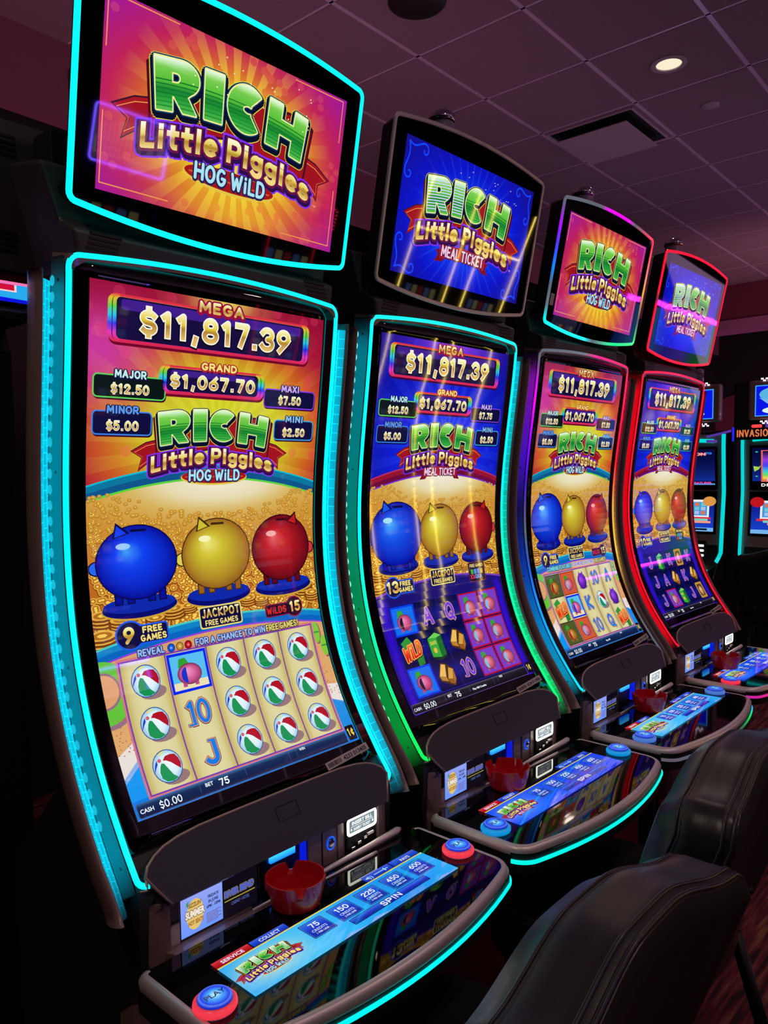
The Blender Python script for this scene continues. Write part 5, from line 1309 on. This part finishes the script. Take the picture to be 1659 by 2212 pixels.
# ------------------------------------------------------------------ machines across the far aisle
def far_machine(y, kind, label):
    root = empty('upright_machine', (5.6, y, 0), -PI/2+.0); tag(root, label, 'slot machine', 'upright machines across the far aisle')
    prismobj('cabinet', [(.02, 0), (-.10, .05), (-.10, .66), (-.02, .80), (.02, 1.05), (.055, 1.36), (.02, 1.72), (.02, 1.86), (.5, 1.86), (.5, 0)], -.255, .255, M['body'], root, bevel=.01)
    fr = prismobj('front_frame', [(-.005, .86), (.010, 1.05), (.040, 1.36), (.010, 1.72), (.010, 1.83), (.06, 1.83), (.09, 1.36), (.05, .86)], -.27, .27, M['bronze'], root, bevel=.006)
    def yz(z): return ramp([(.86, (-.005,)), (1.05, (.010,)), (1.36, (.040,)), (1.72, (.010,)), (1.83, (.010,))], z)[0]
    def lit(nm, x0, x1, z0, z1, art, tilt=.0):
        ya, yb = yz(z0)-.004, yz(z1)-.004
        pn_ = meshobj(nm, [(x0-.02, ya-.001, z0-.02), (x1+.02, ya-.001, z0-.02), (x1+.02, yb-.001, z1+.02), (x0-.02, yb-.001, z1+.02)], [(0, 1, 2, 3)], M['glass'], root)
        art.build(nm.replace('screen', 'picture'), lambda u, v, L: (x0+(x1-x0)*u/100, yb+(ya-yb)*v/100-.002-L*.0006, z1+(z0-z1)*v/100), [], pn_)
    A = Art(); A.grid(0, 0, 0, 100, 100, 4, 10, lambda x, y: blend((6, 10, 60), (20, 60, 190), (y/100)**2))
    if kind == 0:
        A.text(1, 'INVASION', 52, 16, 7, (245, 180, 180), w=60, bold=.05, out=[(1, (190, 50, 50), .5)], n=6); A.text(1, '70', 88, 14, 6, (50, 130, 240), w=12, bold=.04)
        A.rect(.5, 0, 90, 100, 100, (70, 150, 225)); A.text(1, 'DUAL FEATURES', 62, 92, 6, (225, 80, 190), w=62, bold=.04)
    else:
        A.rect(.5, 16, 6, 84, 86, (230, 100, 90)); A.grid(1, 19, 8, 81, 84, 3, 10, lambda x, y: ramp([(8, (20, 10, 40)), (30, (150, 60, 230)), (45, (60, 60, 240)), (58, (60, 200, 240)), (68, (90, 220, 90)), (76, (240, 220, 80)), (84, (220, 60, 50))], y))
        A.shape(1.5, [[(40, 20), (52, 20), (70, 84), (26, 84)]], (230, 190, 240)); A.ell(2, 44, 16, 14, 9, (90, 170, 80), 12); A.ell(2.3, 44, 22, 16, 5, (220, 140, 60), 12)
        sfont(A, 1, 'DROP-IN', 46, 98, 8, (245, 240, 240), w=60)
        for (x, y) in ((8, 10), (8, 72)): A.shape(1, [[(x-3, y), (x, y-2), (x+3, y), (x, y+2)]], (60, 200, 170))
        A.shape(1, [[(2, 46), (12, 48), (16, 44), (12, 54), (4, 60)]], (170, 210, 80))
    lit('upper_screen', -.205, .205, 1.40, 1.71, A)
    A = Art(); A.grid(0, 0, 0, 100, 100, 4, 8, lambda x, y: blend((8, 16, 110), (24, 70, 210), y/100)); A.rect(.6, 16, 16, 90, 62, (236, 236, 240)); A.rect(.9, 20, 22, 86, 58, (60, 150, 220))
    for q in range(5):
        for r in range(3): A.rect(1.2, 24+q*12.4, 24+r*11, 33+q*12.4, 33+r*11, [(210, 120, 90), (110, 200, 210), (170, 190, 230)][(q+r) % 3])
    A.ell(1.6, 90 if kind == 0 else 10, 20, 13, 13, (220, 150, 70) if kind == 0 else (190, 20, 30), 16)
    A.rect(1.2, 10, 62, 94, 68, (220, 40, 60)); A.rect(1.4, 22, 66, 88, 72, (120, 200, 190)); A.rect(1.6, 30, 72, 94, 78, (240, 150, 130)); A.rect(1, 0, 90, 100, 100, (120, 180, 235)); A.rrect(1.4, 34, 92, 88, 97, 2, (16, 16, 30))
    lit('lower_screen', -.205, .205, 1.035, 1.345, A)
    for sgn in (-1, 1):
        P = [Vector((sgn*.275, yz(z)-.01, z)) for z in [1.83-i*.04 for i in range(25)]]+[Vector((sgn*.262, -.02, .83)), Vector((sgn*.25, -.05, .79))]
        ribbon('light_strip', P, Vector((sgn*.6, -.8, 0)), .030, .012, M['led'], root, cols=[lc((0, 225, 225), .9)]*len(P))
    ribbon('top_light', [Vector((x/100, -.004, 1.775+.008*(1-(x/20)**2))) for x in range(-20, 21, 4)], Vector((0, -1, 0)), .030, .008, M['led'], root, cols=[lc((0, 225, 220), .95)]*11)
    dk = prismobj('button_shelf', [(.0, .78), (-.20, .74), (-.22, .70), (.0, .70)], -.25, .25, M['dark'], root, bevel=.008)
    P = [Vector((x/100, -.20-.02*(1-(x/25)**2), .735)) for x in range(-24, 25, 4)]; ribbon('shelf_light', P, Vector((0, -1, 0)), .022, .006, M['led'], dk, cols=[lc((0, 220, 220), .9)]*len(P))
    sl = boxobj('bill_slot', .03, .16, -.03, .0, .79, .96, M['dark'], root, .005)
    for k in range(3): boxobj('slot_lamp', .045, .145, -.036, -.03, .83+k*.04, .848+k*.04, M['led_white'], sl, .004)
    # video topper on a post
    tp = boxobj('topper', -.245, .245, .0, .07, 1.93, 2.235, M['bronze'], root, .02, 3)
    A = Art(); A.rect(0, 0, 0, 100, 100, (60, 170, 245)); A.grid(.5, 2, 3, 98, 97, 4, 6, lambda x, y: (8, 20, 230)); A.ell(1, 38, 30, 30, 22, (90, 180, 225), 18); A.ell(1.4, 42, 28, 16, 10, (220, 240, 250), 14)
    A.shape(1.2, [[(8, 40), (30, 50), (60, 56), (50, 66), (24, 60)]], (120, 180, 235)); A.ell(1.4, 48, 82, 34, 12, (225, 245, 245), 16); A.ell(1.2, 70, 20, 14, 10, (170, 40, 220), 12)
    A.build('topper_picture', lambda u, v, L: (-.19+.38*u/100, -.002-L*.0006, 2.195-.24*v/100), [], tp)
    for zz in (2.245, 1.915):
        for k in range(9):
            for j in range(2): boxobj('topper_lamp', -.14+k*.034+j*.016-.010, -.14+k*.034+j*.016+.010, -.004, .0, zz-.006-j*.014, zz+.006-j*.014, M['led_pink'], tp, .003)
    latheobj('post', [(.05, 1.86), (.05, 1.94)], (0, .10, 0), M['dark'], root, 16)
    l = latheobj('signal_lamp', [(.035, 2.23), (.035, 2.36), (.02, 2.37), (0, 2.37)], (.06, .04, 0), M['chrome'], root, 16)
    return root
def flat_emit(name, rgb, k):
    m, nt, b = newmat(name); b.inputs['Base Color'].default_value = (.1, .1, .1, 1); b.inputs['Emission Color'].default_value = lin(rgb); b.inputs['Emission Strength'].default_value = k; return m
M['led_white'] = flat_emit('white_light', (255, 255, 245), 1.8); M['led_pink'] = flat_emit('pink_light', (255, 225, 245), 1.6)
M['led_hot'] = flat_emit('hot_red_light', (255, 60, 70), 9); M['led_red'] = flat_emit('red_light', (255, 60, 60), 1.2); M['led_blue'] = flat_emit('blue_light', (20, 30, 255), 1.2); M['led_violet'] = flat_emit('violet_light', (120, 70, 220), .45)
M['lamp_on'] = flat_emit('downlight_glow', (250, 235, 205), 1.0)
far_machine(1.175, 0, 'upright machine across the far aisle, cyan strip lights, left of the pair')
far_machine(.475, 1, 'upright machine with rainbow picture and cyan strip lights, cut off at right edge')
# sign above the right one
sg = boxobj('aisle_sign', 5.53, 5.58, .14, .80, 1.775, 1.865, M['dark'], None, .004); tag(sg, 'low dark sign with orange lettering above the rainbow machine', 'sign')
A = Art(); sfont(A, 0, 'INVASION 2.0', 0, 0, 10, (225, 120, 70), w=62)
A.build('sign_lettering', lambda u, v, L: (5.528, .585-u*.0062, 1.795-v*.0058), [], sg)
bb = boxobj('beacon_light', 5.535, 5.575, .60, .67, 1.866, 1.89, M['led_red'], sg, .008)
bb = boxobj('sign_end_light', 5.527, 5.53, .795, .81, 1.765, 1.875, M['led_blue'], sg, .001)
bx = boxobj('display_back', 6.12, 6.30, .72, 1.0, 1.83, 2.29, M['black'], None, .02, 3); tag(bx, 'black rear of a tall monitor standing between the two far machines', 'monitor')
boxobj('edge_light', 6.10, 6.12, .715, .735, 1.88, 2.25, M['led_violet'], bx, .005)
ar = empty('purple_bracket', (5.56, .90, 1.79)); tag(ar, 'purple lit metal bracket under the black monitor', 'bracket')
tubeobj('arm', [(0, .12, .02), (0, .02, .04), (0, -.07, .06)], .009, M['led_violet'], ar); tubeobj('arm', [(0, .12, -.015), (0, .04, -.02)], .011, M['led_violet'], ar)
pc = boxobj('bracket_post', 6.14, 6.24, .80, .92, .0, 1.83, M['dark'], None, .01); tag(pc, 'dark pedestal between the two far cyan-lit machines', 'pedestal')

# ------------------------------------------------------------------ back-to-back neighbours glimpsed behind
nb = empty('upright_machine', (-.55, .45, 0), 0); tag(nb, 'dark machine behind the nearest one at left edge, red and blue lit sign strip', 'slot machine')
prismobj('cabinet', [(.0, 0), (.0, 1.84), (.03, 1.90), (.30, 1.90), (.30, 0)], -.33, .385, M['body'], nb, bevel=.02)
prismobj('monitor_base', [(-.01, 1.905), (-.015, 1.925), (.02, 1.945), (.25, 1.945), (.25, 1.905)], -.33, .415, M['neck'], nb, bevel=.004)
boxobj('sign_box', -.33, .435, .0, .12, 1.946, 2.02, M['maroon'], nb, .004)
A = Art(); A.rect(0, 0, 0, 300, 60, (12, 20, 220)); A.rect(.5, 0, 0, 300, 8, (250, 120, 180)); A.add(.4, [(0, 8), (300, 8), (300, 50), (0, 30)], (40, 170, 240))
for q in range(12): A.rect(1, 6+q*24, 9, 23+q*24, 30, (250, 210, 210)); A.rect(1.4, 8+q*24, 9, 21+q*24, 26, (210, 16, 60))
A.build('sign_picture', lambda u, v, L: (-.32+u*.00249, -.001-L*.001, 1.992-v*.00074), [], nb)
lp = latheobj('signal_lamp', [(.040, 0), (.040, .03), (.036, .03), (.036, .10), (.038, .105), (.038, .19), (.030, .20), (0, .20)], (-.078, .24, 2.20), M['lamp_red'], None, 24); tag(lp, 'grey and red signal lamp behind the nearest machine, left of its topper', 'signal lamp')
latheobj('upper_segment', [(.0365, .105), (.0385, .11), (.0385, .185), (.033, .195), (0, .196)], (0, 0, .002), M['lamp_grey'], lp, 24)
lp2 = latheobj('signal_lamp', [(.045, 0), (.045, .12), (.0, .12)], (1.72, .16, 2.42), M['lamp_grey'], None, 24); tag(lp2, 'frosted grey signal lamp standing behind the third machine topper', 'signal lamp')
# ------------------------------------------------------------------ room
def struct(o): return tag(o, kind='structure')
ZC = 3.63; ANG = .0238
fl = meshobj('floor', [(-7, -8, 0), (13, -8, 0), (13, 6, 0), (-7, 6, 0)], [(0, 1, 2, 3)], M['carpet']); struct(fl)
def node(i, j): a, b = i*.61, j*.606; c, s = math.cos(ANG), math.sin(ANG); return (2.2212+c*a+s*b, 1.2603+s*a-c*b)
V, Fc = [], []; rnd = random.Random(9)
for i in range(-14, 11):
    for j in range(-3, 11):
        q = [node(i, j), node(i+1, j), node(i+1, j+1), node(i, j+1)]; cx, cy = sum(p[0] for p in q)/4, sum(p[1] for p in q)/4
        ii = len(V); dz = rnd.uniform(0, .0015)
        for k, f in ((0, .985), (0, .955)):
            for p in q: V.append((cx+(p[0]-cx)*f, cy+(p[1]-cy)*f, ZC+.004+(0 if f > .97 else -.007)+dz))
        for k in range(4): Fc.append((ii+k, ii+4+k, ii+4+(k+1) % 4, ii+(k+1) % 4))
        Fc.append((ii+7, ii+6, ii+5, ii+4))
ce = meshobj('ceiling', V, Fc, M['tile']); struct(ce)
lid = boxobj('ceiling_deck', -7, 13, -8, 6, 3.66, 3.72, M['black'], ce, .001)
bm = bmesh.new()
def bar(a, b, w_):
    d = Vector((b[0]-a[0], b[1]-a[1], 0)).normalized(); s = Vector((-d.y, d.x, 0))*w_
    v = [bm.verts.new((a[0]+s.x*k, a[1]+s.y*k, z)) for k in (1, -1) for z in (ZC, ZC+.01)]; u = [bm.verts.new((b[0]+s.x*k, b[1]+s.y*k, z)) for k in (1, -1) for z in (ZC, ZC+.01)]
    for f in ((0, 1, 3, 2),): bm.faces.new([v[k] for k in f]); bm.faces.new([u[k] for k in reversed(f)])
    for p, q in ((0, 1), (1, 3), (3, 2), (2, 0)): bm.faces.new((v[p], u[p], u[q], v[q]))
for j in range(-3, 12): bar(node(-14, j), node(11, j), .012)
for i in range(-14, 12):
    for j in range(-3, 11): bar(node(i, j), node(i, j+1), .006)
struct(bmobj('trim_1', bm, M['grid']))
def wally(x): return 2.215+.0238*1.3*x
bm = bmesh.new()
wb = meshobj('wall_back', [(-7, wally(-7), 3.22), (13, wally(13)+.4, 3.22), (13, wally(13)+.4, 3.66), (-7, wally(-7), 3.66), ], [(0, 1, 2, 3)], M['wall_b']); struct(wb)
wk = meshobj('wall_back_lower', [(-7, wally(-7)+.02, 0), (13, wally(13)+.42, 0), (13, wally(13)+.42, 3.24), (-7, wally(-7)+.02, 3.24)], [(0, 1, 2, 3)], M['wall_k']); struct(wk)
# far side: bulkhead, then a black upper wall whose lower part sweeps in plum
sf = boxobj('trim_2', 8.45, 8.75, -8, 5, 3.235, 3.66, M['wall_r'], None, .002); struct(sf)
st = boxobj('trim_3', 8.42, 8.78, -8, 5, 3.12, 3.235, M['soffit'], None, .004); struct(st)
wr = meshobj('wall_right', [(11.2, 6, 0), (11.2, -8, 0), (11.2, -8, 3.66), (11.2, 6, 3.66)], [(0, 1, 2, 3)], M['wall_k']); struct(wr)
cv = [(11.17, 6, 0)]+[(11.17, 4.2-.25*k, ramp([(0, (2.2,)), (6, (2.62,)), (9, (2.95,)), (12, (3.3,)), (20, (3.66,))], k)[0]) for k in range(21)]+[(11.17, -8, 3.66), (11.17, -8, 0)]
wc = meshobj('wall_right_band', cv, [tuple(range(len(cv)))], M['wall_r']); struct(wc)
meshobj('wall_left', [(-7, 6, 0), (-7, -8, 0), (-7, -8, 3.66), (-7, 6, 3.66)], [(3, 2, 1, 0)], M['wall_k']); struct(bpy.data.objects['wall_left'])
meshobj('wall_front', [(-7, -8, 0), (13, -8, 0), (13, -8, 3.66), (-7, -8, 3.66)], [(3, 2, 1, 0)], M['wall_k']); struct(bpy.data.objects['wall_front'])
# ceiling fittings
def downlight(x, y, label):
    bm = bmesh.new(); lathe(bm, [(.066, .010), (.064, .0), (.088, 0), (.090, .004), (.088, .008)], (0, 0, 0), 36, False); o = bmobj('downlight', bm, M['white'], None, smooth=False); o.location = (x, y, ZC-.008); tag(o, label, 'ceiling light')
    latheobj('lamp_lens', [(.0, .003), (.04, .004), (.064, .006)], (0, 0, 0), M['lamp_on'], o, 32)
    return o
for k, (x, y, e) in enumerate(DOWNLIGHTS): downlight(x, y, ['glowing round downlight in the ceiling at the upper right'][k] if k == 0 else ['', 'round ceiling downlight outside the frame, above the nearest chair', 'round ceiling downlight outside the frame, far left above the aisle', 'round ceiling downlight outside the frame, above the aisle to the right', 'added round downlight outside the frame, brightening the far machines'][k])
v = empty('air_diffuser', (3.75, 1.0, 0), ANG); tag(v, 'square air diffuser with dropped centre plate in the ceiling', 'vent')
boxobj('plenum', -.27, .27, -.27, .27, 3.627, 3.634, M['black'], v, .002); boxobj('face_plate', -.235, .235, -.225, .225, 3.575, 3.583, M['tile_plate'] if 'tile_plate' in M else M['white'], v, .004)
bm = bmesh.new()
for a, b in (((-.27, -.27), (.27, -.27)), ((.27, -.27), (.27, .27)), ((.27, .27), (-.27, .27)), ((-.27, .27), (-.27, -.27))): tube(bm, [(a[0], a[1], 3.625), (b[0], b[1], 3.625)], .008, 6)
bmobj('diffuser_frame', bm, M['white'], v)
sd = latheobj('sprinkler_cover', [(0, -.008), (.045, -.008), (.05, -.004), (.05, 0)], (3.775, .381, ZC-.002), M['white'], None, 28); tag(sd, 'small round cover plate in the ceiling near the downlight', 'sprinkler')
sp = latheobj('ceiling_speaker', [(0, -.012), (.11, -.012), (.125, -.006), (.13, 0)], (1.87, .97, ZC-.002), M['body'], None, 36); tag(sp, 'dark round speaker in the ceiling at the top edge', 'speaker')

# ------------------------------------------------------------------ the bank across the aisle, seen only as reflections in the glass
def across(x, rgb, pic, label, w_=.62, k_=1.4):
    root = empty('opposite_machine', (x, -3.40, 0), PI); tag(root, label, 'slot machine', 'machines across the aisle')
    prismobj('cabinet', [(0, 0), (0, .75), (.08, 1.3), (.0, 2.3), (.4, 2.3), (.4, 0)], -w_/2, w_/2, M['body'], root, bevel=.01)
    def pl(nm, z0, z1, y0, y1, fn):
        A = Art(); A.grid(0, 0, 0, 100, 100, 8, 10, fn)
        for q in range(5):
            for r in range(3): A.rrect(.5, 12+q*16, 40+r*15, 24+q*16, 52+r*15, 2, [(230, 210, 150), (200, 60, 60), (120, 150, 230)][(q*2+r) % 3])
        A.build(nm, lambda u, v, L: (-.25+.5*u/100, y1+(y0-y1)*v/100-.003-L*.0006, z1+(z0-z1)*v/100), [], root)
    pl('lower_picture', .95, 1.28, .028, .075, lambda x_, y_: blend(pic[0], pic[1], y_/100)); pl('upper_picture', 1.42, 2.1, .065, .018, lambda x_, y_: blend(pic[1], (10, 10, 20), y_/100))
    for sgn in (-1, 1): ribbon('edge_light', [Vector((sgn*(w_/2-.01), .07-.07*abs(z-1.3)-.015, z)) for z in [.8+(.078 if k_ > 20 else .0625)*k for k in range(25)]], Vector((0, -1, 0)), .012, .006, M['led'], root, cols=[lc(rgb, k_)]*25)
    ribbon('edge_light', [Vector((-w_/2+w_*k/8, -.008, 2.27)) for k in range(9)], Vector((0, -1, 0)), .014, .006, M['led'], root, cols=[lc(rgb, k_)]*9)
for x, rgb, pic, l, k_, w_ in ((.75, (220, 30, 50), ((120, 30, 40), (40, 10, 60)), 'machine across the aisle with dim red edge lights', .6, .5), (1.49, (20, 20, 120), ((70, 60, 90), (20, 16, 40)), 'machine across the aisle under the violet-framed sign', .5, .6),
                       (2.86, (230, 30, 40), ((150, 160, 190), (50, 30, 60)), 'machine across the aisle with red side lights', 3.0, .44), (4.28, (235, 200, 90), ((60, 50, 110), (20, 20, 50)), 'machine across the aisle with yellow edge lights, nearer', 24, .62),
                       (5.14, (235, 200, 90), ((60, 50, 160), (30, 20, 80)), 'machine across the aisle with yellow edge lights, farther', 24, .62), (6.95, (120, 130, 220), ((220, 225, 245), (160, 150, 230)), 'machine across the aisle with a pale bright screen', 1.2, .6)):
    across(x, rgb, pic, l, w_, k_)
vs = empty('violet_framed_sign', (1.485, -3.3, 0), PI); tag(vs, 'pale sign in a violet lit frame, mirrored in the nearest topper', 'sign')
boxobj('sign_panel', -.225, .225, .0, .05, 2.05, 2.335, M['dark'], vs, .004)
A = Art(); A.grid(0, 0, 0, 100, 60, 6, 4, lambda x, y: (170, 130, 160))
for q in range(15): A.rect(.5, 3+q*6.4, 6+abs(q-7)*1.5, 5.4+q*6.4, 34, (250, 225, 245))
A.rect(.6, 0, 34, 100, 54, (225, 190, 205))
for q in range(14):
    for r in range(2): A.rect(.9, 4+q*6.8, 37+r*8, 7+q*6.8, 42+r*8, (110, 70, 100))
A.build('sign_picture', lambda u, v, L: (-.21+.42*u/100, -.003-L*.0005, 2.32-.255*v/60), [], vs, M['bright'])
cp = arcp(.205, 2.315, .02, .02, 0, 90, 4)+arcp(-.205, 2.315, .02, .02, 90, 180, 4)+arcp(-.205, 2.07, .02, .02, 180, 270, 4)+arcp(.205, 2.07, .02, .02, 270, 360, 4)
ribbon('sign_frame_light', [Vector((a, -.004, b)) for a, b in cp], Vector((0, -1, 0)), .012, .006, M['led'], vs, cols=[lc((110, 80, 255), 26)]*len(cp), closed=True)
rs = boxobj('red_dotted_sign', 2.87, 3.10, -3.35, -3.30, 2.06, 2.20, M['dark'], None, .01); tag(rs, 'small dark sign edged with red bulbs, mirrored in the nearest topper', 'sign')
for k in range(22):
    t = k/22; a, b = ((2.875+.22*t*4, 2.195) if t < .25 else (3.095, 2.195-.13*(t-.25)*4) if t < .5 else (3.095-.22*(t-.5)*4, 2.065) if t < .75 else (2.875, 2.065+.13*(t-.75)*4))
    bm = bmesh.new(); lathe(bm, [(.006, 0), (.005, .004), (0, .006)], (0, 0, 0), 8, True, Matrix.Rotation(-PI/2, 4, 'X')); o = bmobj('sign_bulb', bm, M['led_hot'], rs); o.location = (a, -3.299, b)
ms = empty('wide_canopy_sign', (9.2, -3.3, 0), PI); tag(ms, 'wide sign with a magenta light band, mirrored in the farthest machine', 'sign')
boxobj('canopy_panel', -1.4, 1.4, .0, .10, .9, 2.42, M['dark'], ms, .01)
ribbon('canopy_light', [Vector((-1.35+2.7*k/24, -.006, 2.33+.006*math.sin(k*1.3))) for k in range(25)], Vector((0, -1, 0)), .055, .01, M['led'], ms, cols=[lc((220, 50, 255), 18)]*25)
A = Art(); A.grid(0, 0, 0, 100, 60, 20, 12, lambda x, y: ramp([(0, (40, 150, 70)), (25, (30, 110, 60)), (40, (90, 60, 200)), (60, (60, 50, 190)), (80, (60, 120, 190)), (100, (20, 40, 120))], x))
for k in range(6): A.ball(1, 12+k*15, 36+(k % 2)*10, 9, 12, [(0, (240, 215, 150)), (.6, (190, 120, 60)), (1, (90, 40, 30))], n=16, k=3)
A.build('canopy_picture', lambda u, v, L: (-1.35+2.7*u/100, -.003-L*.001, 2.28-1.3*v/60), [], ms, M['bright'])
